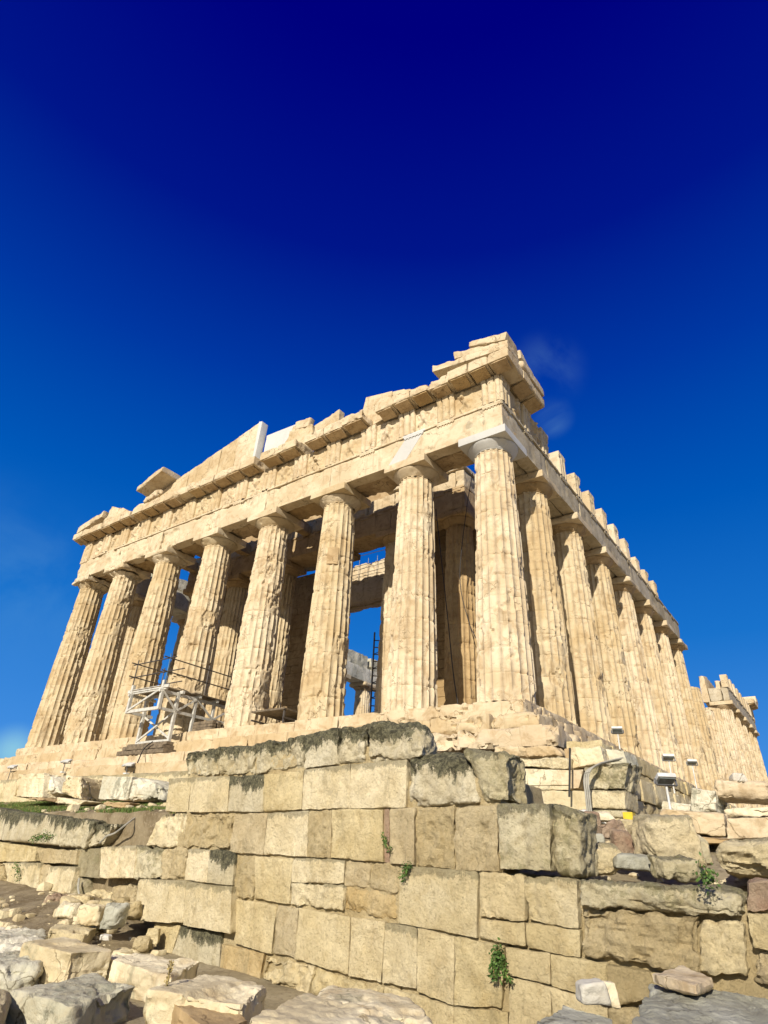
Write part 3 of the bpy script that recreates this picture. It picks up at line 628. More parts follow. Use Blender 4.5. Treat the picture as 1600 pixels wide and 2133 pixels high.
# pieces along the top of the front: quads in the front plane (x,z) with depth in y
def slab(q, y0, y1, **k):
    """q: (x,z) bottom-left, bottom-right, top-right, top-left"""
    (a, b, c, d) = q
    c8 = [(a[0], y0, a[1]), (d[0], y0, d[1]), (a[0], y1, a[1]), (d[0], y1, d[1]), (b[0], y0, b[1]), (c[0], y0, c[1]), (b[0], y1, b[1]), (c[0], y1, c[1])]
    k.setdefault('cell', .07); k.setdefault('bevel', .02); k.setdefault('chip', .06); k.setdefault('amp', .012); return hexa(c8, **k)
def S(name, q, y0, y1, mat='marble', lab=None, **k): return part(name, slab(q, y0, y1, **k), M[mat], lab)
Z0 = ZG+.003
# tympanum wall, left of the apex: tall slabs cut to the slope
tx = [-22.35, -21.1, -19.7, -18.3, -16.9, -15.28]
tz = lambda x: 15.55+(x+22.35)*(17.15-15.55)/(22.35-15.28)
for i, (a, b) in enumerate(zip(tx[:-1], tx[1:])): S('tympanum_slab', [(a+.004, Z0), (b-.004, Z0), (b-.004, tz(b)), (a+.004, tz(a))], .36+.015*(i % 2), .75, seed=50+i, gouge=.015, chip=.03)
S('tympanum_slab', [(-23.6, Z0), (-22.36, Z0), (-22.36, 15.5), (-23.6, 14.4)], .40, .8, seed=61, chip=.1)
S('tympanum_slab', [(-15.27, Z0), (-15.10, Z0), (-14.98, 17.1), (-15.27, 17.2)], .33, .8, 'marble_new', 'new white marble edge of the tympanum', seed=56, chip=.01, amp=.003)
S('tympanum_slab', [(-14.9, Z0), (-13.8, Z0), (-12.1, 16.15), (-14.9, 16.3)], .75, 1.2, 'marble_new', seed=57, chip=.01, amp=.004)
S('tympanum_slab', [(-13.8, Z0), (-12.2, Z0), (-11.9, 15.9), (-12.7, 16.0)], .60, 1.1, seed=58, chip=.12, gouge=.04)
S('tympanum_slab', [(-12.9, Z0), (-10.9, Z0), (-10.9, 15.3), (-12.6, 15.45)], .38, .8, seed=59, chip=.15, gouge=.04)
S('tympanum_slab', [(-12.4, 15.46), (-11.3, 15.32), (-11.2, 15.9), (-12.3, 16.0)], .45, .85, seed=60, chip=.08)
S('tympanum_slab', [(-10.88, Z0), (-9.0, Z0), (-9.15, 15.5), (-10.8, 15.1)], .42, .85, seed=62, chip=.12, gouge=.04)
S('tympanum_slab', [(-9.0, Z0), (-7.3, Z0), (-7.3, 14.85), (-9.1, 14.75)], .50, .9, 'marble_new', seed=63, chip=.01, amp=.003)
S('tympanum_slab', [(-10.4, Z0), (-8.7, Z0), (-8.7, 14.35), (-10.4, 14.4)], .1, .45, seed=75, chip=.15, gouge=.05)
S('tympanum_slab', [(-7.7, 13.15), (-5.9, 13.5), (-5.7, 14.95), (-7.3, 15.3)], .25, .9, seed=64, chip=.1, gouge=.02)
S('tympanum_slab', [(-5.9, Z0), (-4.1, Z0), (-4.1, 14.6), (-5.7, 14.95)], .30, .9, seed=65, chip=.15, gouge=.05)
S('tympanum_slab', [(-4.1, Z0), (-2.4, Z0), (-2.4, 14.15), (-4.1, 14.35)], .30, .9, seed=66, chip=.1, gouge=.04)
# raking cornice stones at the near corner
S('raking_cornice', [(-3.0, 14.22), (.58, Z0), (.60, 14.0), (-3.0, 14.62)], -.50, .7, seed=67, chip=.08, gouge=.02)
S('raking_cornice', [(-2.0, 14.56), (.50, 14.08), (.55, 14.30), (-2.05, 14.98)], -.38, .7, seed=68, chip=.12, gouge=.03)
S('raking_cornice', [(-1.25, 14.86), (.45, 14.32), (.55, 14.72), (-1.2, 15.12)], -.42, .75, seed=69, chip=.08)
part('raking_cornice', bx(-.05, .66, .8, 3.1, Z0, 14.18, cell=.08, bevel=.03, chip=.08, amp=.01, seed=70), M['marble'])
part('raking_cornice', hexa([(-.1, .76, 14.19), (-.1, .76, 14.7), (-.1, 2.3, 14.19), (-.1, 2.1, 14.35), (.62, .76, 14.19), (.62, .76, 14.7), (.62, 2.3, 14.19), (.62, 2.1, 14.35)], cell=.08, bevel=.03, chip=.1, amp=.02, seed=71), M['marble'])
part('tympanum_slab', bx(-2.3, -.1, .92, 1.6, Z0, 14.1, cell=.1, bevel=.03, chip=.1, amp=.02, seed=72), M['marble'])
# far left corner
S('raking_cornice', [(-31.4, Z0), (-28.6, Z0+.55), (-28.5, 14.75), (-31.4, 14.25)], -.5, .6, seed=73, chip=.12, gouge=.04)
S('raking_cornice', [(-28.6, Z0), (-25.3, Z0), (-26.6, 14.5), (-28.2, 15.05)], -.35, .6, seed=74, chip=.2, gouge=.06)
# the roof stone with the seated sculpture beneath
S('raking_cornice', [(-25.1, 15.12), (-22.7, 15.86), (-22.7, 16.24), (-25.1, 15.47)], -.55, 1.4, seed=76, chip=.06)
S('tympanum_slab', [(-24.6, Z0), (-22.4, Z0), (-22.3, 15.75), (-24.4, 15.2)], .55, 1.0, seed=81, chip=.08)

# sculpture: two seated figures, defaced
def skin_body(name, joints, edges, mat, label, cat, loc):
    me = bpy.data.meshes.new(name); me.from_pydata([j[:3] for j in joints], edges, []); o = bpy.data.objects.new(name, me); COL.objects.link(o); put(o, loc)
    s = o.modifiers.new('skin', 'SKIN'); s.use_smooth_shade = True
    for v, j in zip(me.skin_vertices[0].data, joints): v.radius = (j[3], j[3])
    me.skin_vertices[0].data[0].use_root = True
    sb = o.modifiers.new('sub', 'SUBSURF'); sb.levels = 2; sb.render_levels = 2
    bpy.context.view_layer.update(); dg = bpy.context.evaluated_depsgraph_get(); m2 = bpy.data.meshes.new_from_object(o.evaluated_get(dg)); o.modifiers.clear(); o.data = m2
    co = np.empty(len(m2.vertices)*3, np.float32); m2.vertices.foreach_get('co', co); co = co.reshape(-1, 3)
    co[:, 1] += .05*(fbm(co*6, 4, 3)-.5); co[:, 0] += .05*(fbm(co*6, 9, 3)-.5); m2.vertices.foreach_set('co', co.ravel()); m2.update()
    m2.materials.clear(); m2.materials.append(mat); return tag(o, label, cat) if label else o
J = [(0, 0, .32, .26), (.05, 0, .62, .22), (.08, 0, .9, .25), (.1, -.02, 1.08, .10), (-.32, -.35, .42, .17), (-.38, -.42, .05, .12), (.22, -.40, .40, .16), (.3, -.48, .04, .12), (-.22, -.05, .92, .11), (-.42, -.2, .65, .08), (.38, -.05, .9, .11), (.55, .0, .62, .08)]
E_ = [(0, 1), (1, 2), (2, 3), (0, 4), (4, 5), (0, 6), (6, 7), (2, 8), (8, 9), (2, 10), (10, 11)]
sc1 = skin_body('pediment_statue', J, E_, M['marble'], 'headless weathered marble figures seated under the small roof stone on the left of the pediment', 'statue', (-23.25, -.12, ZG-.02))
J2 = [(-.75, .05, .22, .2), (-.8, .05, .5, .17), (-.85, .05, .72, .17), (-1.15, -.2, .25, .13), (-1.5, -.25, .1, .1), (-.55, -.2, .5, .09), (-.35, -.25, .6, .09)]
b2 = skin_body('seated_figure', J2, [(0, 1), (1, 2), (0, 3), (3, 4), (2, 5), (5, 6)], M['marble'], None, None, (-23.25, -.12, ZG-.02)); b2.parent = sc1; b2.location = (0, 0, 0)

# inner porch entablature, walls, door
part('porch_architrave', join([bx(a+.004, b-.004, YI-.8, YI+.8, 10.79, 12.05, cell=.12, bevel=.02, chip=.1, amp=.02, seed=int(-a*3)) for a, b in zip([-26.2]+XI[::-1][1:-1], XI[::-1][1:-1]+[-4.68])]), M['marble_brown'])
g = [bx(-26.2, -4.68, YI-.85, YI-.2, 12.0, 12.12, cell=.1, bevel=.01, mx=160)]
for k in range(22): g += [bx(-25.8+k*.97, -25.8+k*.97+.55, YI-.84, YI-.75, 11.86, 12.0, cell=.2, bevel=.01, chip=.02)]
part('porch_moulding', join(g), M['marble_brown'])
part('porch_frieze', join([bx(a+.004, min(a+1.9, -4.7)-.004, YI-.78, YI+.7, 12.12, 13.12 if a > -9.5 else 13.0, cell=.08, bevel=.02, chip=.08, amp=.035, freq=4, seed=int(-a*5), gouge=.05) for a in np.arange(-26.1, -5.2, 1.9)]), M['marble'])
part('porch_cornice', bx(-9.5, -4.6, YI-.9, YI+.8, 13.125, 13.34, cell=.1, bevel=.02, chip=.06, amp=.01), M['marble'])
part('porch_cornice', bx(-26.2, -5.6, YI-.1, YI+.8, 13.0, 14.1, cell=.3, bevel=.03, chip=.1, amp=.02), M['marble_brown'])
def ashlar(x0, x1, y0, y1, z0, z1, seed, hh=.52, ll=1.22, top=None):
    g = []; r = random.Random(seed); along_x = (x1-x0) > (y1-y0); z = z0; k = 0
    while z < z1-.05:
        s0, s1 = (x0, x1) if along_x else (y0, y1); s = s0-(ll/2 if k % 2 else 0)
        while s < s1:
            a, b = max(s, s0), min(s+ll, s1)
            if b-a > .05 and (top is None or z < top((a+b)/2)):
                zz = (z+.003, min(z+hh, z1)-.003); kw = dict(cell=.3, bevel=.012, chip=.03, amp=.006, seed=r.randint(0, 999))
                g.append(bx(a+.003, b-.003, y0+r.uniform(0, .012), y1, *zz, **kw) if along_x else bx(x0+r.uniform(0, .012), x1-r.uniform(0, .012), a+.003, b-.003, *zz, **kw))
            s += ll
        z += hh; k += 1
    return join(g)
DY = 11.4
part('porch_ceiling', bx(-12.6, -5.2, 6.4, 12.6, 13.65, 14.1, cell=.6, bevel=.03, chip=.1), M['marble_brown'])  # ceiling partly survives; these slabs are added and sized to shade the wall
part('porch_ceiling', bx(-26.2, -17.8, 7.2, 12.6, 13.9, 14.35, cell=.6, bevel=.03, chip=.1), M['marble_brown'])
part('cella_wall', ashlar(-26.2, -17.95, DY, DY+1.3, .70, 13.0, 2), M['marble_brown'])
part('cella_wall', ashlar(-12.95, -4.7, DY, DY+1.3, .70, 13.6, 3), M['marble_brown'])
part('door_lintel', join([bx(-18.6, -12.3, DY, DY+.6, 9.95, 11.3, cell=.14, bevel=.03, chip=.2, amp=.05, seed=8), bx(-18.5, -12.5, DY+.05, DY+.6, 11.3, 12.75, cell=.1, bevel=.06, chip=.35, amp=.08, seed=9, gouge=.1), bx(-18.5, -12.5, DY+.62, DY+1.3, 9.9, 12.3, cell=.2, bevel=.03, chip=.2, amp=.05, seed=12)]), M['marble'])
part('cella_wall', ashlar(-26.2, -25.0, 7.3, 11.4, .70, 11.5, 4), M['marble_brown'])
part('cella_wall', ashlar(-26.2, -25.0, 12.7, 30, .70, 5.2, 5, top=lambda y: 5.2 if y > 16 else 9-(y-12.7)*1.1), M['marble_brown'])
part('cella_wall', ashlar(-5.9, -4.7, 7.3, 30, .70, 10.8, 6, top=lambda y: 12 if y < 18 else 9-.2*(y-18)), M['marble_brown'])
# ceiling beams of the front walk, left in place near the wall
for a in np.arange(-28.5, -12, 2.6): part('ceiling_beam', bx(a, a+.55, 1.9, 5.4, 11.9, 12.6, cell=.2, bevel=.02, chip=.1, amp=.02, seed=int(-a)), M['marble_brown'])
# square mortar patch on the third column
# ------------------------------------------------------------------ things in and on the temple
def dark_patch():
    TH = np.linspace(R(-75), R(-40), 14); Z = np.linspace(6.55, 7.35, 14); A, B = np.meshgrid(TH, Z, indexing='ij'); A = A.ravel(); B = B.ravel()
    r = .962-.0215*B+.008*(fbm(np.stack([A*5, B*5, A], 1), 3, 3)-.5); r = r+.012
    V = np.stack([-8.99+np.cos(A)*r, 1.02+np.sin(A)*r, B], 1); V2 = np.stack([-8.99+np.cos(A)*(r-.15), 1.02+np.sin(A)*(r-.15), B], 1); n = 14
    i, j = np.meshgrid(np.arange(n-1), np.arange(n-1), indexing='ij'); i = i.ravel(); j = j.ravel(); Q = np.stack([i*n+j, (i+1)*n+j, (i+1)*n+j+1, i*n+j+1], 1)
    m = n*n; ed = [(k*n, (k+1)*n) for k in range(n-1)]+[((n-1)*n+k, (n-1)*n+k+1) for k in range(n-1)]+[((k+1)*n+n-1, k*n+n-1) for k in range(n-1)]+[(k+1, k) for k in range(n-1)]
    Q = np.concatenate([Q, Q[:, ::-1]+m, np.array([(b, a, a+m, b+m) for a, b in ed])]); return np.concatenate([V, V2]), Q
part('repair_patch', dark_patch(), M['marble_brown'], 'square brown stone patch on the third column')

# scaffold platform
sp = thing('work_platform', (-17, -.8, -.55), 'white timber work platform with pipe railings standing on the temple steps', 'platform')
ORI[sp.name] = np.array((-17, -.8, -.55))
WP = M['white_paint']
dx0, dx1, dz = -18.25, -15.85, 1.62
ob('deck', join([bar((dx0+.12+i*.3, -1.65, dz), (dx0+.12+i*.3, -.1, dz), .28, .04) for i in range(8)]+[bar((-16.38+.3*i, -.1, dz), (-16.38+.3*i, 4.6, dz), .28, .04) for i in range(3)]), M['plank'], sp, sharp=20)
for y in (-1.55, -.65, .3, 1.3, 2.3, 3.3):
    ob('joist', bar((dx0-.15 if y < 0 else -16.5, y, dz-.09), (dx1+.18, y, dz-.09), .11, .13), WP, sp, sharp=20)
for x in (dx0+.1, dx1-.05):
    ob('beam', bar((x, -1.75, dz-.2), (x, -.3 if x < -17 else 4.5, dz-.2), .09, .12), WP, sp, sharp=20)
    ob('beam', bar((x, -1.6, .70), (x, -.3 if x < -17 else 4.5, .70), .09, .12), WP, sp, sharp=20)
ob('beam', bar((dx0-.2, -1.6, dz-.02), (dx1+.35, -1.6, dz-.02), .08, .13), WP, sp, sharp=20)
ob('beam', bar((dx0, -1.6, .70), (dx1, -1.6, .70), .10, .13), WP, sp, sharp=20)
for x in (dx0+.1, dx1-.05):
    ob('post', bar((x, -1.6, .65), (x, -1.6, dz+.25), .13), WP, sp, sharp=20)
    ob('post', bar((x, -.75, -.56), (x, -.75, dz-.1), .13), WP, sp, sharp=20)
for y in (.25, 1.3, 2.4, 3.5): ob('post', bar((dx1-.05, y, -.01), (dx1-.05, y, dz-.1), .12), WP, sp, sharp=20)
ob('beam', bar((dx0+.1, -.75, -.5), (dx1-.05, -.75, -.5), .12), WP, sp, sharp=20)
ys_ = [-1.6, -.75, .25, 1.3, 2.4, 3.5]
for k in range(5):
    a, b = ys_[k], ys_[k+1]
    ob('brace', bar((dx1+.01, a, .72 if k % 2 else dz-.2), (dx1+.01, b, dz-.2 if k % 2 else .72), .05, .08), WP, sp, sharp=20)
ob('brace', bar((dx0+.1, -1.66, .72), (dx1-.05, -1.66, dz-.1), .05, .08), WP, sp, sharp=20)
ob('brace', bar((dx0+.1, -.82, -.45), (dx1-.05, -.82, .65), .05, .08), WP, sp, sharp=20)
ob('brace', bar((dx0+.1, -.68, .65), (dx1-.05, -.68, -.45), .05, .08), WP, sp, sharp=20)
for z in (2.25, 2.85):
    for p, q in (((dx0-.3, -1.6), (dx1+.45, -1.6)), ((dx1, -1.9), (dx1, 4.6)), ((dx0, -1.9), (dx0, -.1)), ((dx0-.1, -.15), (-16.7, -.15))):
        ob('rail', tube([(*p, z), (*q, z)], .028), M['steel'], sp)
for x, y in ((dx0, -1.6), (dx1, -1.6), (dx1, .6), (dx1, 2.6), (dx1, 4.4), (dx0, -.15)):
    ob('rail_post', tube([(x, y, dz), (x, y, 3.05)], .028), M['blue_steel'] if y < -1 and x > -17 else M['steel'], sp)
ob('base_plank', join([bx(-18.6, -15.3, -1.35, -.72, -1.09, -.9, cell=.3, bevel=.01), bx(-18.3, -15.5, -1.3, -.5, -.88, -.72, cell=.3, bevel=.01), bx(-18.4, -15.6, -1.05, -.45, -.7, -.57, cell=.3, bevel=.01)]), M['plank'], sp)
for i, y in enumerate((.0, 1.5, 2.6)):
    o = ob('timber_stack', join([bx(-15.6+.1*i, -14.3, y+.1+j*.3, y+.3+j*.3, .0+.13*k+.002, .12+.13*k, cell=.4, bevel=.008, chip=0) for j in range(3) for k in range(3-i)]), M['plank'])
    tag(o, ['dark timber stack at the stylobate edge beside the white platform', 'dark timber stack behind the first stack beside the white platform', 'low dark timber layer furthest inside beside the white platform'][i], 'timber', 'timber stacked beside the work platform')
wk = thing('timber_walkway', (-11.2, .9, 0), 'dark timber walkway frame between the third and fourth columns', 'walkway')
ob('deck', bx(-12.2, -10.3, .3, 3.8, .55, .63, cell=.5, bevel=.01, chip=0), M['plank'], wk)
for x in (-12.15, -10.35): ob('rail', bar((x, .32, .25), (x, 3.8, .25), .06), M['steel'], wk, sharp=20)
for y in (.4, 1.6, 2.8): ob('post', bar((-10.38, y, 0), (-10.38, y, .6), .07), M['steel'], wk, sharp=20)
# ladder tower
bp = at(772, 1475, 1, 7.6); lx, ly = bp[0], bp[1]
ld = thing('scaffold_tower', (lx, ly, .7), 'dark steel ladder scaffold seen between the second and third columns', 'scaffold')
for s in (0, 1): ob('upright', tube([(lx+.55*s, ly+.5*s, .7), (lx+.55*s, ly+.5*s, 6.1-.3*s)], .045), M['steel'], ld)
for k in range(13): ob('rung', tube([(lx, ly, 1.1+.38*k), (lx+.55, ly+.5, 1.1+.38*k)], .028), M['steel'], ld)
for k in range(6): ob('brace', tube([(lx, ly, 1.1+.76*k), (lx+.55, ly+.5, 1.48+.76*k)], .02), M['steel'], ld)
# steel mesh frame standing against the lintel
mf = thing('steel_frame', (-15.5, DY-.15, 11), 'thin steel rods bracing the broken stone above the inner door', 'frame')
for k in range(6): ob('rod', tube([(-17.4+.75*k, DY-.12, 11.4), (-17.4+.75*k, DY-.12, 12.95)], .018, 6), M['steel'], mf)
for z in (11.9, 12.5): ob('rod', tube([(-17.8, DY-.16, z), (-13.2, DY-.16, z)], .018, 6), M['steel'], mf)
ob('rod', tube([(-17.6, DY-.1, 13.3), (-12.8, DY-.1, 13.25)], .02, 6), M['steel'], mf)
# cables
def cable(name, pts, r, mat, label, cat='cable', group=None, n=6):
    P = [np.array(p, float) for p in pts]; out = []
    for i in range(len(P)-1):
        p0, p1, p2, p3 = P[max(i-1, 0)], P[i], P[i+1], P[min(i+2, len(P)-1)]
        for k in range(8):
            t = k/8; out.append(.5*((2*p1)+(-p0+p2)*t+(2*p0-5*p1+4*p2-p3)*t*t+(-p0+3*p1-3*p2+p3)*t**3))
    out.append(P[-1]); return tag(ob(name, tube(out, r, n), mat), label, cat, group)
cable('hanging_cable', [at(908, 1060, 1, 4.6), at(920, 1170, 1, 4.6), at(934, 1300, 1, 4.5), at(944, 1400, 1, 4.4), at(955, 1474, 1, 4.2)], .022, M['cable'], 'black cable hanging in front of the sunlit inner column, left one')
cable('hanging_cable', [at(985, 985, 1, 4.2), at(972, 1060, 1, 4.4), at(958, 1200, 1, 4.6), at(975, 1290, 1, 4.5), at(992, 1330, 1, 4.4)], .018, M['cable'], 'thin black cable crossing the inner column to the corner column')
cable('lead_cable', [at(318, 1545, 1, -1.42), at(300, 1560, 1, -1.5), at(286, 1590, 1, -2.15), at(277, 1612, 1, -2.7)], .025, M['cable'], 'black cable running down the steps from the white platform')
cable('conduit_pipe', [atw(281, 1704, .3), atw(262, 1718, .0), atw(240, 1735, -.02), atw(222, 1742, -.05), atw(208, 1756, -.05)], .022, M['hose'], 'pale plastic conduit lying on the earth above the left wall', 'pipe')
cable('conduit_pipe', [atw(165, 1830, -.06), atw(163, 1850, -.1), atw(166, 1868, -.12), atw(167, 1882, -.15)], .022, M['hose'], 'short pale hose hanging out of the hole in the left wall', 'pipe')
cable('drain_rod', [at(1187, 1558, 1, -3.75), at(1187, 1600, 1, -3.75), at(1186, 1660, 1, -3.78)], .022, M['cable'], 'thin dark rod set upright against the marble foundation courses', 'rod')
for k in range(3):
    cable('electric_conduit', [at(1290+4*k, 1584-3*k, 1, -3.0), at(1262+3*k, 1589-2*k, 1, -3.2), at(1240+3*k, 1596-2*k, 1, -3.6), at(1222+4*k, 1606-k, 1, -3.85), at(1217+4*k, 1625, 1, -3.9), at(1220+4*k, 1655, 1, -3.95), at(1224+4*k, 1692, 1, -3.95)], .018, M['hose'],
          ['outermost grey electric conduit bent over the foundation corner', 'middle grey electric conduit bent over the foundation corner', 'innermost grey electric conduit bent over the foundation corner'][k], 'cable', 'conduits bent over the foundation')

# floodlights
def floodlight(loc, h, yaws, label, s=1., tilt=25):
    t = thing('floodlight', loc, label, 'floodlight', 'floodlights around the temple'); x, y, z = loc
    ob('pole', tube([(x, y, z), (x, y, z+h)], .03*s, 8), M['metal_grey'] if len(yaws) > 1 else M['lamp_white'], t)
    ob('base', join([bar((x-.16*s, y, z+.03), (x+.16*s, y, z+.03), .22*s, .05), ]), M['lamp_white'], t, sharp=20)
    for i, yw in enumerate(yaws):
        ox = (i-(len(yaws)-1)/2)*.5*s
        if len(yaws) > 1: ob('bracket', tube([(x, y, z+h), (x+ox, y, z+h)], .02*s, 6), M['metal_grey'], t)
        a = R(yw); c, sn = math.cos(a), math.sin(a); ct, st = math.cos(R(tilt)), math.sin(R(tilt))
        def tr(v):
            v = np.array(v)*s; v = np.stack([v[:, 0], v[:, 1]*ct-v[:, 2]*st, v[:, 1]*st+v[:, 2]*ct], 1); v = np.stack([v[:, 0]*c-v[:, 1]*sn, v[:, 0]*sn+v[:, 1]*c, v[:, 2]], 1); return v+np.array([x+ox, y, z+h+.12*s])
        V, Q = bx(-.24, .24, -.2, .2, -.02, .10, cell=.08, bevel=.03, chip=0, amp=0)
        hd = ob('head', (tr(V), Q), M['lamp_white'], t)
        V, Q = bx(-.20, .20, -.16, .16, -.05, -.022, cell=.3, bevel=.005, chip=0, amp=0); ob('glass', (tr(V), Q), M['lamp_glass'], hd)
        V, Q = join([bar((-.26, 0, .04), (-.26, 0, -.14), .02, .05), bar((.26, 0, .04), (.26, 0, -.14), .02, .05), bar((-.26, 0, -.14), (.26, 0, -.14), .05, .02)]); ob('yoke', (tr(V), Q), M['metal_grey'], hd, sharp=20)
def fl(px, py, Y, **k): p = at(px, py, 1, Y); return p
p = fl(130, 1610, -2.75); floodlight(tuple(p), .38, (-25, 20), 'white twin floodlight on the step above the leftmost two marble blocks', .62)
p = fl(262, 1613, -2.75); floodlight(tuple(p), .26, (-25, 20), 'white twin floodlight on the step above the grey-faced marble block', .62)
p = fl(15, 1628, -2.75); floodlight(tuple(p), .55, (-25, 20), 'white twin floodlight at the left edge of the photo', .62)
p = fl(1293, 1572, .6); floodlight(tuple(p), .55, (15,), 'grey-green boxy floodlight before the base of the flank columns', .6, -35)
p = fl(1407, 1662, 3.); floodlight(tuple(p), 1.0, (25,), 'white floodlight behind the tall-poled one, on the flank foundation', .66, -20)
p = fl(1455, 1660, 7.); floodlight(tuple(p), 1.0, (25,), 'small white floodlight furthest along the flank', .66, -20)
p = at(1401, 1712, 1, -4.2); floodlight(tuple(p), .62, (35,), 'white floodlight on a bare metal pole in front of the sunlit marble slab', .72, -25)
# yellow-ended rail
a, b = at(1314, 1703, 1, -4.9), at(1376, 1722, 1, -3.0)
rl = thing('metal_rail', (a+b)/2-np.array([0, 0, .4]), 'dark grey metal rail with a bright yellow end cap on short legs', 'rail')
ob('rail', bar(a, b, .14, .10), M['metal_grey'], rl, sharp=20); d = (b-a)/np.linalg.norm(b-a)
ob('end_cap', bar(a-d*.16, a+d*.02, .17, .15), M['yellow'], rl, sharp=20)
ob('end_cap', bar(b-d*.02, b+d*.06, .17, .13), M['yellow'], rl, sharp=20)
for t_ in (.06, .35, .75): q = a+(b-a)*t_; ob('leg', tube([q, q-np.array([0, 0, .42])], .025), M['hose'], rl)

# ------------------------------------------------------------------ ashlar wall in front
W = thing('ashlar_wall', (0, WC+.4, -6.1), 'high wall of big squared limestone blocks below the temple, upper courses black with lichen', 'wall')
def wblock(q, mat='poros', off=0., depth=.62, plane=None, lab=None, seed=None, parent=W, name='wall_block', **k):
    f = plane or (lambda x, y, o: atw(x, y, o))
    pts = [np.array(f(x, y, off)) for x, y in q]                        # TL TR BR BL
    tl, tr, br, bl = pts; gap = .003
    cen = sum(pts)/4; pts = [p_+(cen-p_)/np.linalg.norm(cen-p_)*gap for p_ in pts]; tl, tr, br, bl = pts
    nb = np.array([-.02, 1, 0])*depth
    c8 = [bl, tl, bl+nb, tl+nb, br, tr, br+nb, tr+nb]
    k.setdefault('cell', .029); k.setdefault('bevel', .008); k.setdefault('chip', .022); k.setdefault('amp', .016); k.setdefault('gouge', .012); k.setdefault('freq', 5)
    seed = seed if seed is not None else int(q[0][0]*3+q[0][1]) % 997
    g = hexa(c8, seed=seed, mx=60, **k); o = ob(name, g, M[mat], parent)
    if lab: o['label'] = lab
    return o
L_, G_, P_, N_, T_, O_ = 'poros_lichen', 'poros_green', 'poros_pale', 'poros', 'poros_tan', 'poros_orange'
rough = dict(amp=.05, gouge=.05, chip=.09, bevel=.03)
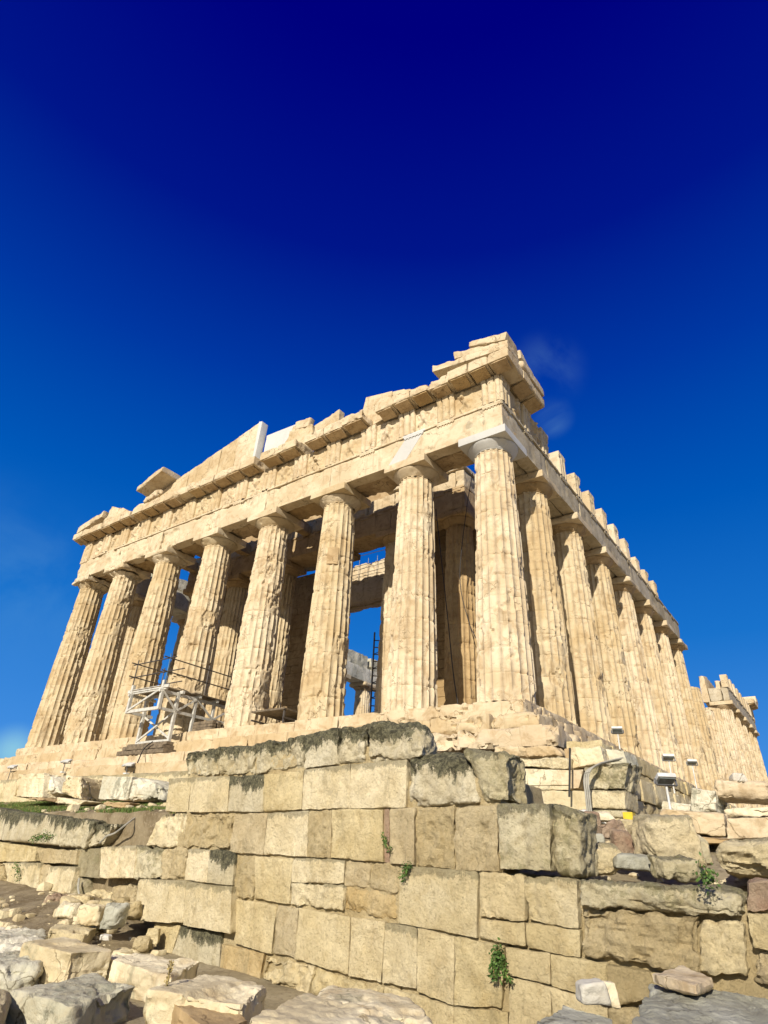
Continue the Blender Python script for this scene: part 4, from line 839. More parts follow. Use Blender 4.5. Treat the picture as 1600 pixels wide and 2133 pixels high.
B = [
 # top course
 ([(388, 1566), (458, 1556), (456, 1615), (386, 1618)], L_, rough), ([(458, 1556), (532, 1548), (530, 1612), (456, 1615)], L_, rough), ([(532, 1548), (636, 1529), (634, 1601), (530, 1612)], L_, rough),
 ([(636, 1529), (704, 1514), (702, 1591), (634, 1601)], L_, dict(amp=.03, gouge=.04)), ([(704, 1514), (764, 1503), (760, 1587), (702, 1591)], L_, rough), ([(764, 1503), (872, 1494), (884, 1580), (760, 1587)], L_, dict(amp=.05, gouge=.03, chip=.22, bevel=.1, off=-.05)),
 # second
 ([(352, 1622), (398, 1619), (391, 1692), (344, 1690)], P_, {}), ([(398, 1619), (478, 1616), (473, 1691), (391, 1692)], P_, {}), ([(478, 1616), (550, 1613), (546, 1692), (473, 1691)], L_, {}),
 ([(550, 1613), (633, 1603), (628, 1687), (546, 1692)], N_, {}), ([(633, 1603), (730, 1590), (727, 1685), (628, 1687)], P_, {}), ([(730, 1590), (848, 1581), (845, 1682), (727, 1685)], P_, {}),
 ([(848, 1572), (960, 1556), (1000, 1672), (845, 1681)], L_, dict(off=-.04, chip=.14, bevel=.05, amp=.03)), ([(960, 1556), (1058, 1566), (1062, 1674), (1000, 1672)], G_, dict(off=-.02, chip=.14, bevel=.05, amp=.045, gouge=.05)),
 # third
 ([(335, 1693), (391, 1693), (380, 1765), (302, 1762)], P_, dict(rough, off=.05)), ([(391, 1693), (484, 1696), (476, 1768), (380, 1765)], T_, dict(amp=.04, gouge=.05)), ([(486, 1694), (557, 1693), (548, 1781), (477, 1777)], T_, {}),
 ([(557, 1693), (642, 1688), (640, 1785), (548, 1781)], P_, {}), ([(642, 1688), (691, 1686), (688, 1788), (640, 1785)], T_, dict(amp=.04, gouge=.05)),
 ([(691, 1686), (798, 1684), (798, 1797), (688, 1788)], N_, {}), ([(798, 1684), (810, 1684), (812, 1798), (798, 1797)], 'red_stone', dict(off=.05)), ([(810, 1684), (864, 1682), (862, 1803), (812, 1798)], T_, {}),
 ([(868, 1682), (945, 1680), (948, 1812), (864, 1804)], T_, dict(amp=.035, gouge=.04)), ([(945, 1680), (1035, 1677), (1040, 1817), (948, 1812)], T_, dict(amp=.035, gouge=.04)),
 ([(1035, 1673), (1145, 1672), (1148, 1815), (1040, 1811)], G_, dict(off=-.06, amp=.03, gouge=.03)), ([(1145, 1672), (1208, 1690), (1212, 1825), (1148, 1820)], G_, dict(off=-.03, amp=.05, gouge=.06, chip=.12)),
 # fourth
 ([(157, 1766), (211, 1767), (206, 1830), (153, 1824)], 'poros_dark', dict(off=.08)), ([(211, 1765), (284, 1761), (278, 1829), (206, 1829)], P_, dict(amp=.03, gouge=.03, off=-.03)), ([(284, 1761), (336, 1763), (334, 1834), (278, 1829)], G_, rough), ([(336, 1765), (389, 1766), (382, 1834), (334, 1834)], T_, rough),
 ([(389, 1766), (437, 1769), (430, 1839), (382, 1835)], P_, {}), ([(437, 1769), (490, 1773), (484, 1845), (430, 1839)], L_, {}), ([(490, 1779), (531, 1783), (527, 1873), (484, 1868)], T_, rough), ([(531, 1784), (610, 1787), (602, 1886), (527, 1873)], N_, {}),
 ([(610, 1786), (719, 1790), (716, 1842), (606, 1838)], P_, {}), ([(606, 1839), (716, 1843), (714, 1897), (602, 1887)], P_, dict(amp=.04, gouge=.05)), ([(719, 1792), (772, 1796), (770, 1850), (716, 1846)], T_, dict(rough, off=.04)), ([(772, 1796), (832, 1800), (830, 1865), (770, 1850)], T_, dict(rough, off=.05)), ([(716, 1847), (830, 1862), (828, 1922), (714, 1898)], O_, dict(rough, off=.03)),
 ([(834, 1803), (995, 1812), (993, 1954), (829, 1923)], P_, dict(amp=.01, gouge=.0, chip=.04)), ([(997, 1814), (1092, 1824), (1094, 1919), (997, 1913)], N_, dict(amp=.03, gouge=.03)), ([(1092, 1824), (1203, 1831), (1205, 1935), (1096, 1920)], P_, dict(amp=.03, gouge=.035)),
 ([(997, 1914), (1093, 1921), (1095, 1973), (995, 1955)], N_, {}), ([(1095, 1922), (1208, 1937), (1210, 1996), (1097, 1975)], N_, {}),
 ([(1207, 1832), (1552, 1849), (1550, 1915), (1207, 1890)], G_, dict(rough, off=-.10, strata=.03)),
 ([(1207, 1888), (1456, 1908), (1456, 2031), (1212, 1994)], T_, dict(rough, off=-.03, strata=.02)), ([(1456, 1914), (1552, 1920), (1560, 2034), (1456, 2030)], N_, dict(rough, off=.0)),
 ([(1552, 1832), (1604, 1832), (1604, 1898), (1556, 1898)], 'red_stone', dict(off=.05, amp=.04)), ([(1552, 1901), (1640, 1906), (1640, 1990), (1566, 1976)], N_, dict(amp=.03)), ([(1566, 1980), (1640, 1992), (1640, 2070), (1562, 2050)], T_, rough), ([(1604, 1830), (1700, 1828), (1700, 1905), (1604, 1900)], N_, {}),
 # fifth
 ([(289, 1831), (387, 1834), (379, 1925), (278, 1917)], P_, dict(off=-.12, amp=.012)), ([(388, 1837), (483, 1846), (479, 1945), (380, 1928)], P_, dict(off=-.12, amp=.012)),
 ([(487, 1870), (576, 1884), (565, 1989), (488, 1965)], N_, {}), ([(576, 1884), (622, 1890), (613, 1998), (565, 1989)], T_, {}), ([(622, 1890), (730, 1909), (725, 2032), (613, 1998)], N_, {}),
 ([(730, 1909), (802, 1921), (794, 2049), (725, 2033)], N_, {}), ([(802, 1921), (869, 1931), (868, 2063), (794, 2048)], P_, {}), ([(869, 1932), (947, 1949), (945, 2097), (868, 2066)], N_, {}), ([(947, 1950), (1050, 1970), (1046, 2105), (945, 2097)], N_, {}),
 ([(1052, 1973), (1146, 1985), (1147, 2052), (1060, 2030)], N_, {}), ([(1146, 1986), (1264, 2008), (1265, 2085), (1147, 2055)], N_, {}), ([(1264, 2010), (1352, 2024), (1375, 2075), (1266, 2100)], T_, {}), ([(1352, 2024), (1480, 2038), (1500, 2110), (1372, 2080)], N_, {}),
 # footing
 ([(322, 1922), (376, 1927), (356, 1991), (306, 1986)], N_, {}), ([(376, 1929), (462, 1943), (455, 2022), (356, 1992)], L_, {}), ([(462, 1966), (550, 1986), (541, 2042), (457, 2022)], O_, {}), ([(550, 1988), (655, 2014), (640, 2075), (541, 2042)], N_, dict(rough)), ([(655, 2016), (800, 2052), (800, 2110), (640, 2080)], N_, rough),
 ([(800, 2053), (945, 2098), (945, 2150), (800, 2115)], N_, {}), ([(945, 2098), (1060, 2106), (1060, 2160), (945, 2160)], N_, {}), ([(1060, 2032), (1147, 2056), (1150, 2150), (1060, 2150)], N_, {}), ([(1147, 2057), (1266, 2088), (1270, 2170), (1150, 2160)], N_, {}), ([(1266, 2102), (1560, 2100), (1560, 2200), (1266, 2190)], T_, rough),
 # left stretch
 ([(-20, 1680), (14, 1686), (2, 1750), (-30, 1745)], L_, {}), ([(14, 1687), (128, 1699), (121, 1762), (2, 1751)], L_, dict(off=-.05, bevel=.05)), ([(131, 1703), (196, 1709), (175, 1765), (122, 1763)], L_, dict(amp=.05, off=-.03, bevel=.06, gouge=.04)), ([(196, 1709), (241, 1716), (206, 1765), (175, 1765)], L_, rough),
 ([(-30, 1750), (76, 1765), (72, 1794), (-30, 1796)], N_, dict(amp=.03)), ([(76, 1766), (160, 1771), (157, 1800), (84, 1797)], T_, dict(amp=.03)), ([(5, 1797), (85, 1797), (77, 1867), (18, 1860)], P_, dict(amp=.03, chip=.14, off=-.05)), ([(-40, 1797), (4, 1797), (15, 1860), (-40, 1865)], T_, rough), ([(86, 1800), (101, 1803), (89, 1866), (77, 1866)], T_, rough),
 ([(101, 1803), (157, 1806), (142, 1875), (89, 1868)], P_, dict(off=-.06)), ([(157, 1827), (176, 1829), (172, 1880), (145, 1876)], 'poros_dark', dict(rough, off=.05)), ([(174, 1856), (232, 1850), (228, 1884), (176, 1879)], N_, dict(rough, off=.06)), ([(232, 1848), (284, 1841), (279, 1888), (228, 1886)], T_, dict(rough, off=.04)),
]
for q, m_, k in B: wblock(q, m_, **k)
# earth core seen in the open joints and holes
def core(SEG, amp=.09):
    g = []
    for x0, x1, zt, of in SEG:
        ya, yb = WC+WK*x0+of, WC+WK*x1+of
        g.append(hexa([(x0, ya, -6.5), (x0, ya, zt), (x0, ya+1.5, -6.5), (x0, ya+1.5, zt), (x1, yb, -6.5), (x1, yb, zt), (x1, yb+1.5, -6.5), (x1, yb+1.5, zt)], cell=.12, bevel=.02, chip=.03, amp=amp, mx=90, seed=int(x0)))
    return join(g)
ob('earth_core', core(((-30, -4.6, -3.85, .40), (-4.6, -4.2, -3.2, .40))), M['soil'], W)
ob('packing', core(((-4.2, 1.9, -2.8, .075), (1.9, 3.55, -3.35, .075), (3.55, 12, -4.6, .12)), .015), M['poros_tan'], W)
# flank foundation courses at the corner (marble, squared)
F = thing('corner_foundation', (2, -3.4, -4.2), 'stepped corner of pale marble foundation courses right of the lichen-black wall', 'foundation')
py = lambda Y: (lambda x, y, o: at(x, y, 1, Y+o))
FB = [([(1030, 1556), (1159, 1553), (1172, 1575), (1030, 1577)], 'marble', -2.55, rough), ([(1175, 1560), (1188, 1557), (1189, 1600), (1182, 1598)], 'marble_brown', -3.0, {}), ([(1188, 1556), (1250, 1554), (1262, 1591), (1189, 1600)], 'marble_cream', -3.05, dict(amp=.03)), ([(1250, 1560), (1300, 1562), (1310, 1592), (1262, 1591)], 'marble_grey', -2.5, dict(amp=.03)),
 ([(1020, 1578), (1076, 1577), (1078, 1598), (1020, 1598)], 'marble', -3.3, rough), ([(1076, 1578), (1184, 1578), (1184, 1602), (1078, 1598)], 'poros_pale', -3.4, dict(amp=.04, gouge=.03)), ([(1020, 1599), (1075, 1600), (1075, 1635), (1020, 1636)], 'marble', -3.35, {}), ([(1075, 1600), (1185, 1604), (1185, 1636), (1075, 1636)], 'marble_cream', -3.4, dict(amp=.006, gouge=0, chip=.03)),
 ([(1186, 1604), (1216, 1602), (1206, 1643), (1186, 1643)], 'marble', -3.35, {}), ([(1020, 1637), (1186, 1637), (1186, 1645), (1020, 1645)], 'marble_cream', -3.42, {}), ([(1020, 1646), (1120, 1646), (1120, 1680), (1020, 1690)], 'marble_cream', -3.5, {}), ([(1120, 1646), (1222, 1646), (1222, 1690), (1120, 1682)], 'marble_cream', -3.5, {}),
 ([(1217, 1598), (1312, 1586), (1301, 1645), (1220, 1645)], 'poros_green', -3.4, dict(amp=.05, gouge=.05, chip=.1)), ([(1222, 1646), (1302, 1646), (1304, 1686), (1226, 1684)], 'poros_pale', -3.42, {}), ([(1226, 1686), (1305, 1687), (1308, 1704), (1222, 1700)], 'poros_green', -3.42, {}), ([(1140, 1690), (1222, 1688), (1240, 1712), (1160, 1706)], 'marble_new', -4.5, rough), ([(1222, 1702), (1308, 1705), (1312, 1760), (1222, 1760)], 'poros', -3.5, rough)]
for q, m_, Y, k in FB: wblock(q, m_, plane=py(Y), parent=F, name='foundation_block', depth=1.0, **k)

# ------------------------------------------------------------------ loose stones
def stone(name, c8, mat, label, group=None, cat='stone block', **k):
    k.setdefault('cell', .026); k.setdefault('bevel', .022); k.setdefault('chip', .07); k.setdefault('amp', .022); k.setdefault('gouge', .025); k.setdefault('strata', .018); k.setdefault('freq', 3.6)
    return tag(ob(name, hexa(c8, mx=90, **k), M[mat]), label, cat, group)
def fstone(q, Y, depth, mat, label, name='marble_block', group=None, sx=.0, **k):
    """front face traced at plane Y, depth away along y, top leaning back"""
    tl, tr, br, bl = [at(x, y, 1, Y) for x, y in q]; nb = np.array([sx, depth, 0])
    return stone(name, [bl, tl, bl+nb, tl+nb, br, tr, br+nb, tr+nb], mat, label, group, **k)
G1 = 'fallen marble blocks lined up below the steps'
fstone([(37, 1612), (92, 1610), (88, 1661), (26, 1660)], -5.3, 1.3, 'marble_cream', 'leftmost squared marble block below the steps with a cracked face', group=G1, seed=11, gouge=.05)
fstone([(92, 1611), (104, 1616), (118, 1652), (88, 1660)], -5.1, 1.1, 'marble_grey', 'broken grey-shaded stone leaning on the leftmost marble block below the steps', group=G1, seed=12, gouge=.08, chip=.2)
fstone([(134, 1613), (170, 1616), (168, 1666), (126, 1652)], -5.4, 1.6, 'marble_cream', 'knobbly pale marble block with a hollowed side below the steps', group=G1, seed=13, gouge=.07, chip=.2, sx=-.9)
fstone([(214, 1616), (276, 1617), (262, 1668), (203, 1665)], -5.7, 1.5, 'marble_grey', 'smooth light grey squared block below the steps, right of the knobbly one', group=G1, seed=14, amp=.008, gouge=.0, chip=.03)
fstone([(277, 1618), (322, 1627), (335, 1668), (264, 1668)], -5.75, 1.5, 'marble_grey', 'rough dark-faced boulder joined to the right of the light grey block', group=G1, seed=15, gouge=.08, chip=.25, bevel=.12)
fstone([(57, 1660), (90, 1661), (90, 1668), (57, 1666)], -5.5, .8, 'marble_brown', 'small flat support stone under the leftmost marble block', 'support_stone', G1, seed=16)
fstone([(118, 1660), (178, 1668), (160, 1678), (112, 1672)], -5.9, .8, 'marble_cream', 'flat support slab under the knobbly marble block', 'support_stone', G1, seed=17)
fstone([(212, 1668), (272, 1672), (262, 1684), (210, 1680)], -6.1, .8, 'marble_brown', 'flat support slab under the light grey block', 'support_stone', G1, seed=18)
# near stones on the ground: top face traced, sides dropped to the ground
def gstone(top, base, mat, label, zg=-6.1, name='marble_block', group='loose blocks on the ground in front of the wall', h=None, zt=None, **k):
    """top quad FL, FR, BR, BL in the photograph; base = pixel of the foot below FL"""
    if zt is None: bpt = at(base[0], base[1], 2, zg); d = ray(*top[0]); t = (math.hypot(bpt[0]-CAM[0], bpt[1]-CAM[1]))/math.hypot(d[0], d[1]); zt = (CAM+d*t)[2]
    fl_, fr, br, bl = [at(x, y, 2, zt) for x, y in top]
    def dn(p_): q = p_.copy(); q[2] = zg-.12; return q
    return stone(name, [dn(fl_), fl_, dn(bl), bl, dn(fr), fr, dn(br), br], mat, label, group, **k)
gstone([(44, 1958), (148, 1985), (236, 1978), (140, 1948)], (32, 2032), 'marble_cream', 'cream squared block with a bright sunlit front, behind the grey split block', seed=21, amp=.012, chip=.05)
gstone([(190, 1986), (356, 2032), (419, 1999), (244, 1979)], (178, 2040), 'marble_cream', 'long cream block lying slantwise between the bright-fronted block and the wall', seed=22, chip=.06)
gstone([(150, 2092), (284, 2054), (190, 2022), (20, 2062)], (150, 2170), 'marble_grey', 'grey split marble block with a rugged side at the lower left', seed=23, gouge=.05, chip=.14)
gstone([(305, 2058), (508, 2090), (560, 2048), (440, 2022)], (290, 2175), 'marble_cream', 'big cream block with a chipped front right of the grey split block', seed=24, gouge=.04)
gstone([(512, 2118), (905, 2185), (850, 2108), (632, 2066)], 0, 'marble_cream', 'flat brown rough-topped slab at the bottom centre', seed=25, gouge=.03, zt=-5.5)
gstone([(628, 2066), (912, 2130), (868, 2074), (678, 2040)], 0, 'marble_cream', 'long rounded cream kerb stone behind the flat brown slab', seed=26, bevel=.07, gouge=.03, zt=-5.58)
gstone([(1010, 2190), (1310, 2190), (1282, 2110), (1168, 2080)], 0, 'blue_stone', 'smooth grey pointed boulder at the bottom edge below the caper plant', seed=27, bevel=.05, zt=-5.38)
gstone([(1280, 2180), (1800, 2240), (1690, 2088), (1352, 2049)], 0, 'blue_stone', 'large grey veined rock slab in the bottom right corner', seed=28, bevel=.04, gouge=.05, amp=.035, zt=-5.25)
gstone([(-90, 2012), (92, 2012), (104, 1935), (-60, 1925)], (-90, 2060), 'marble_grey', 'dark weathered grey boulder at the left edge behind the split block', seed=29, bevel=.14, gouge=.06, amp=.05)
gstone([(-30, 1900), (24, 1912), (33, 1893), (-30, 1884)], (-30, 1930), 'marble_cream', 'small cream block at the left edge above the dark boulder', seed=30)
gstone([(-60, 2100), (14, 2092), (40, 2050), (-40, 2050)], (-60, 2190), 'poros', 'low brown rock at the lower left corner of the photo', seed=31, bevel=.12)
gstone([(100, 1934), (176, 1945), (203, 1930), (120, 1920)], (104, 1960), 'poros', 'tan rough block among the rubble carrying a white rock', seed=32, zg=-5.95, gouge=.05)
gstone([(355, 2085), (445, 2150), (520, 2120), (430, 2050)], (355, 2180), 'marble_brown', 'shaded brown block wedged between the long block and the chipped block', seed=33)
# stones lying on others
def rock(px, py, w_, h_, mat, label, surf=None, dist_y=None, name='rock', group=None, seed=1, d_=None, zz=None, yaw=0., **k):
    """small rock with its foot at pixel (px,py) at plane y=dist_y"""
    p0 = at(px, py, 2, zz) if zz is not None else at(px, py, 1, dist_y); sc = np.linalg.norm(p0-CAM)/FPX*1.05
    W2, H2 = w_*sc/2, h_*sc; D2 = (d_ or w_*.8)*sc/2; r_ = np.random.RandomState(seed)
    c8 = []
    for sx in (-1, 1):
        for sy in (-1, 1):
            for sz in (0, 1):
                jx, jy, jz = r_.uniform(.72, 1.05, 3); x, y = sx*W2*jx*(.85 if sz else 1), sy*D2*jy; a = R(yaw+37)
                c8.append(p0+np.array([x*math.cos(a)-y*math.sin(a), x*math.sin(a)+y*math.cos(a)+D2, (H2*jz if sz else 0)]))
    k.setdefault('cell', .02+.0*sc); k.setdefault('bevel', .2*min(W2, H2)); k.setdefault('chip', .35*min(W2, H2)); k.setdefault('amp', .12*min(W2, H2)); k.setdefault('gouge', .1*min(W2, H2)); k.setdefault('freq', 5)
    o = tag(ob(name, hexa(c8, seed=seed, mx=40, **k), M[mat]), label, 'rock', group); return o
RG = 'rubble at the foot of the left wall'
rock(160, 1927, 52, 30, 'marble_cream', 'white angular rock perched on the tan block in the rubble', dist_y=-9.6, seed=41, group=RG)
rock(120, 1912, 40, 20, 'marble_cream', 'flat pale stone leaning left of the white angular rock', dist_y=-9.4, seed=42, group=RG)
rock(212, 1938, 40, 34, 'blue_stone', 'blue-grey pointed rock right of the white angular rock', dist_y=-9.5, seed=43, group=RG)
rock(95, 1907, 60, 28, 'red_stone', 'long reddish rock under the left wall', dist_y=-8.9, seed=44, group=RG)
rock(145, 1898, 42, 22, 'poros', 'tan stone between the reddish rock and the hanging hose', dist_y=-8.7, seed=45, group=RG)
rock(205, 1903, 30, 20, 'poros_pale', 'small pale stone under the hole in the wall', dist_y=-8.9, seed=46, group=RG)
rock(250, 1915, 46, 26, 'poros_tan', 'brown stone right below the jutting bright block', dist_y=-8.9, seed=47, group=RG)
rock(305, 1968, 26, 26, 'poros', 'rounded stone at the foot of the footing course', dist_y=-8.9, seed=48, group=RG)
rock(208, 1962, 22, 12, 'marble_pale', 'tiny white stone in front of the blue-grey rock', dist_y=-9.9, seed=49, group=RG)
rock(280, 1985, 34, 22, 'poros_tan', 'brown lump on the earth left of the footing', dist_y=-9.1, seed=50, group=RG)
rock(240, 1890, 26, 14, 'poros_tan', 'small brown stone inside the hole', dist_y=-8.5, seed=51, group=RG)
# by the pedestal on the right
RR = 'stones packed on the ledge right of the green block'
rock(1218, 1737, 44, 44, 'red_stone', 'dull red upright stone beside the dark green block', dist_y=-7.6, seed=61, group=RR)
rock(1262, 1752, 62, 34, 'red_stone', 'pinkish flat stone below the cream wedge stone', dist_y=-7.7, seed=62, group=RR)
rock(1250, 1714, 44, 20, 'marble_cream', 'cream wedge stone on top of the pinkish stone', dist_y=-7.4, seed=63, group=RR)
rock(1240, 1768, 36, 26, 'blue_stone', 'small blue-grey stone under the pinkish stone', dist_y=-7.9, seed=64, group=RR)
rock(1240, 1822, 84, 62, 'poros_pale', 'pale rounded boulder on the ledge beside the green wall block', dist_y=-9.0, seed=65, group=RR, yaw=-10, bevel=.16)
rock(1294, 1780, 44, 40, 'red_stone', 'orange-red stone between the pale boulder and the squared boulder', dist_y=-7.9, seed=66, group=RR)
rock(1312, 1812, 92, 26, 'blue_stone', 'long low blue-grey stone on the ledge', dist_y=-8.9, seed=67, group=RR, d_=50)
rock(1380, 1806, 104, 84, 'poros_pale', 'big squared lichen-mottled boulder under the pole floodlight', dist_y=-8.3, seed=68, group=RR, yaw=-15, bevel=.09, amp=.03, gouge=.03)
rock(1400, 1834, 84, 40, 'poros_green', 'mossy low stone right of the long blue-grey stone', dist_y=-9.2, seed=69, group=RR)
rock(1448, 1800, 44, 44, 'marble_cream', 'pale broken stone between the two big boulders', dist_y=-7.8, seed=70, group=RR)
rock(1300, 1735, 40, 22, 'poros', 'flat tan stone under the yellow-ended rail', dist_y=-6.2, seed=71, group=RR)
rock(1335, 1760, 50, 30, 'poros_tan', 'brown stone left of the big squared boulder', dist_y=-7.4, seed=72, group=RR)
rock(1288, 1756, 30, 24, 'marble_cream', 'small cream stone right of the pinkish stone', dist_y=-7.0, seed=73, group=RR)
fstone([(1480, 1752), (1640, 1742), (1640, 1832), (1492, 1826)], -8.6, 1.6, 'poros_pale', 'massive mottled tan boulder at the right edge', name='boulder', seed=74, bevel=.16, chip=.2, gouge=.05, amp=.05)
fstone([(1372, 1684), (1508, 1692), (1512, 1742), (1376, 1734)], -5.0, .9, 'marble', 'long sunlit marble slab with a rugged underside, right of the pole floodlight', seed=75, amp=.03, gouge=.04)
fstone([(1512, 1704), (1640, 1700), (1640, 1745), (1514, 1748)], -5.4, 1.2, 'marble', 'rough cream marble block right of the long sunlit slab', seed=76, gouge=.06)
fstone([(1504, 1684), (1610, 1676), (1610, 1700), (1510, 1704)], -4.2, 1., 'marble_cream', 'thin pale slab on top of the rough cream block', seed=77, gouge=.05)
fstone([(1484, 1622), (1598, 1626), (1606, 1668), (1486, 1664)], -1.5, 1.3, 'marble', 'big rounded pale marble piece lying before the far flank columns', seed=78, bevel=.14, chip=.2, gouge=.05)
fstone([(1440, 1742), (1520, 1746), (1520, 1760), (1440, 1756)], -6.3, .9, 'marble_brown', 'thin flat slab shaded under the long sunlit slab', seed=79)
rock(1535, 1628, 28, 14, 'marble_pale', 'small white stone on top of the rounded marble piece', dist_y=-1.2, seed=80)
fstone([(1440, 1640), (1490, 1648), (1492, 1700), (1436, 1690)], -1.8, 1.6, 'marble_grey', 'grey-green broken stone behind the pole floodlight', seed=81, gouge=.09, chip=.25)
fstone([(1310, 1650), (1372, 1664), (1374, 1700), (1312, 1694)], .5, 1.6, 'poros', 'squared tan stone set against the flank foundation', seed=82, gouge=.05)
fstone([(1380, 1668), (1440, 1676), (1436, 1702), (1376, 1698)], -.5, 1.6, 'marble_grey', 'low grey rubble stone behind the long sunlit slab', seed=83, gouge=.09, chip=.25)
# rocks on the grey slab, bottom right
rock(1222, 2094, 52, 30, 'marble_pale', 'bright white chalky rock resting above the smooth grey boulder', zz=-5.42, seed=84)
rock(1262, 2100, 34, 36, 'marble_cream', 'small tan stone against the right side of the white rock', zz=-5.46, seed=85)
gstone([(1354, 2024), (1449, 2050), (1486, 2032), (1420, 2008)], 0, 'marble', 'orange-cream broken slab resting on the grey veined rock', zg=-5.10, zt=-5.13, seed=86, chip=.06, gouge=.05, group=None)

# ------------------------------------------------------------------ plants
def leaves(pts, n, spread, size, seed, hang=0.):
    r_ = np.random.RandomState(seed); V = []; Q = []; pts = np.array(pts)
    for i in range(n):
        t = r_.uniform(0, len(pts)-1); k = int(t); p_ = pts[k]+(pts[min(k+1, len(pts)-1)]-pts[k])*(t-k)+r_.normal(0, 1, 3)*spread
        a = r_.uniform(0, 2*math.pi); e = r_.uniform(-.9, .6)-hang; d = np.array([math.cos(a)*math.cos(e), math.sin(a)*math.cos(e), math.sin(e)]); s = np.cross(d, r_.normal(0, 1, 3)); s /= np.linalg.norm(s)+1e-6; L = size*r_.uniform(.6, 1.3)
        b = len(V); V += [p_, p_+d*L*.5+s*L*.28, p_+d*L, p_+d*L*.5-s*L*.28]; Q.append((b, b+1, b+2, b+3))
    return np.array(V), np.array(Q)
def plant(name, pix, off, n, spread, size, label, seed, mat='leaf', hang=.4):
    pts = [atw(x, y, off) for x, y in pix]; t = thing(name, pts[0], label, 'plant')
    ob('stem', tube(pts, .006, 6), M['dry'], t); ob('leaves', leaves(pts, n, spread, size, seed, hang), M[mat], t, sharp=0)
plant('caper_plant', [(1036, 1970), (1034, 1990), (1028, 2015), (1030, 2042)], -.09, 300, .028, .045, 'green trailing caper plant hanging from a joint low on the wall', 1)
plant('caper_plant', [(1038, 1972), (1044, 2000), (1052, 2025), (1062, 2043)], -.10, 190, .022, .04, 'right-hand trailing shoots of green leaves beside the longer caper plant', 2)
plant('wall_weed', [(796, 1735), (803, 1752), (812, 1772)], -.06, 140, .02, .035, 'small weed in the joint beside the narrow red stone', 3)
plant('wall_weed', [(838, 1828), (845, 1812), (850, 1798)], -.07, 160, .03, .04, 'bushy weed at the top corner of the large smooth wall block', 4)
plant('wall_weed', [(66, 1748), (88, 1738), (106, 1744)], -.12, 260, .05, .05, 'spreading green weed on the face of the upper left wall', 5)
plant('wall_weed', [(32, 1800), (40, 1812), (36, 1832)], -.12, 180, .05, .045, 'leafy weed hanging over the pale block at the far left', 6)
plant('wall_weed', [(1468, 1812), (1474, 1822), (1476, 1834)], -.3, 150, .05, .04, 'green tuft on the mossy ledge at the right', 7)
# dry stalk by the chipped block
p0 = at(328, 2140, 2, -6.0); t = thing('dry_stalk', p0, 'thin dry seed stalk standing before the chipped cream block', 'plant')
q0 = p0+np.array([.04, 0, .55]); ob('stem', tube([p0, (p0+q0)/2+np.array([.01, 0, 0]), q0], .006, 6), M['dry'], t); ob('seed_heads', leaves([(p0+q0)/2, q0], 120, .008, .03, 8, -.8), M['dry'], t, sharp=0)
# grass on the terrace
def grass(n, seed):
    r_ = np.random.RandomState(seed); V = []; Q = []
    x = r_.uniform(-24, -4.4, n*3); f = r_.uniform(0, 1, n*3); y = WC+WK*x+.35+f*3.6
    m = fbm(np.stack([x*.9, y*1.4, x*0], 1), 3, 4) > .47; x, y, f = x[m][:n], y[m][:n], f[m][:n]
    z = -3.74+(-3.05+3.72)*np.minimum(1, (y-(WC+WK*x+.32))/(-1.5-(WC+WK*x+.3))*1.5)
    for a, b, c in zip(x, y, z):
        h = r_.uniform(.04, .13); an = r_.uniform(0, math.pi); s = np.array([math.cos(an), math.sin(an), 0])*r_.uniform(.006, .016); l = r_.normal(0, .03, 2)
        k = len(V); p_ = np.array([a, b, c-.03]); q = p_+np.array([l[0], l[1], h]); V += [p_-s, p_+s, q+s*.25, q-s*.25]; Q.append((k, k+1, k+2, k+3))
    return np.array(V), np.array(Q)
tag(ob('grass', grass(60000, 6), M['grass'], sharp=0), 'short green grass growing on the earth terrace above the left wall', 'grass', kind='stuff')
tag(ob('dry_grass', grass(9000, 16), M['dry'], sharp=0), 'dry straw-coloured blades mixed into the terrace grass', 'grass', kind='stuff')
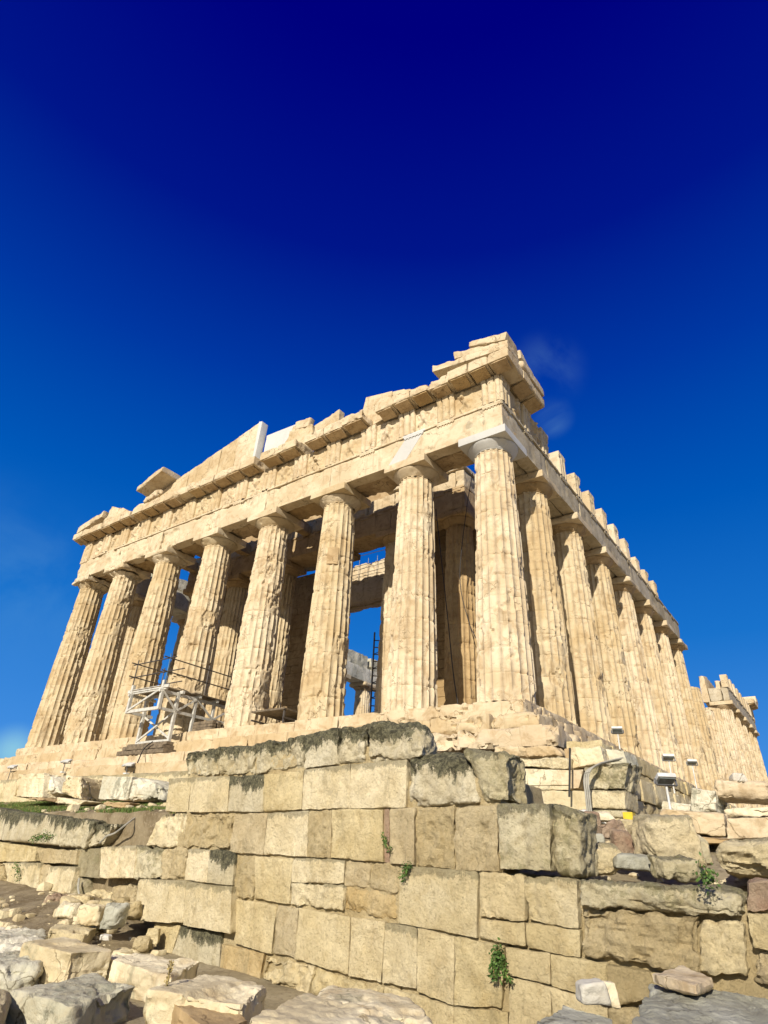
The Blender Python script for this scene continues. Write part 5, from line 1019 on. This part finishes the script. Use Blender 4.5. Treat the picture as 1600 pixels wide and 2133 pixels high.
# pebbles and rubble strewn on earth
def pebbles():
    g = []; r_ = random.Random(9); V0, Q0 = gbox((2, 2, 2)); V0 = V0/np.maximum(np.linalg.norm(V0, axis=1, keepdims=True), 1e-6)
    def addp(x, y, z, s): g.append((V0*np.array([s*r_.uniform(.6, 1.2), s*r_.uniform(.6, 1.2), s*r_.uniform(.4, .8)])*(1+.2*(np.random.RandomState(len(g)).rand(len(V0), 1)-.5))+np.array([x, y, z]), Q0))
    for i in range(1500):
        x = r_.uniform(-9, -2.4); f = r_.random()
        if vnoise(np.array([[x*1.7, f*4, 1.]]), 5)[0] < .55: continue
        y = WC+WK*x-.1-f*2.6; P = np.array([[x, y, 0.]]); z = fz_bank(P[:, 0], P[:, 1], P)[0]; addp(x, y, z-.01, .012+.10*r_.random()**4)
    for i in range(500):
        x = r_.uniform(-22, -4.6); f = r_.random(); y = WC+WK*x+.4+f*3; z = -3.72+.67*min(1, f*.6); addp(x, y, z, r_.uniform(.015, .06))
    for i in range(500):
        x = r_.uniform(3.8, 9); y = r_.uniform(-9.2, -3.5); P = np.array([[x, y, 0.]]); addp(x, y, fz_flank(P[:, 0], P[:, 1], P)[0], r_.uniform(.02, .08))
    for i in range(150):
        x = r_.uniform(-9.5, -3.0); y = WC+WK*x-.1-r_.random()**1.3*2.4; P = np.array([[x, y, 0.]])
        if i > 110: x = r_.uniform(-20, -4.8); y = WC+WK*x+.5+r_.random()*2.5; P = np.array([[x, y, 0.]])
        z = fz_bank(P[:, 0], P[:, 1], P)[0] if i <= 110 else -3.70+.3*(y-(WC+WK*x))/3; h_ = .035+.11*r_.random()**2; c8 = [(x+sx*h_*r_.uniform(.6, 1.3), y+sy*h_*r_.uniform(.6, 1.2), z-.04+sz*h_*r_.uniform(.9, 1.7)) for sx in (-1, 1) for sy in (-1, 1) for sz in (0, 1)]
        g.append(hexa(c8, cell=h_*.45, bevel=h_*.2, chip=h_*.3, amp=h_*.12, freq=8, seed=i, mx=7))
    return join(g)
tag(ob('rubble', pebbles(), M['marble_cream'], sharp=30), 'small stones and pebbles scattered over the earth', 'rubble', kind='stuff')
print('objects', len(bpy.data.objects), 'verts', sum(len(m.vertices) for m in bpy.data.meshes))
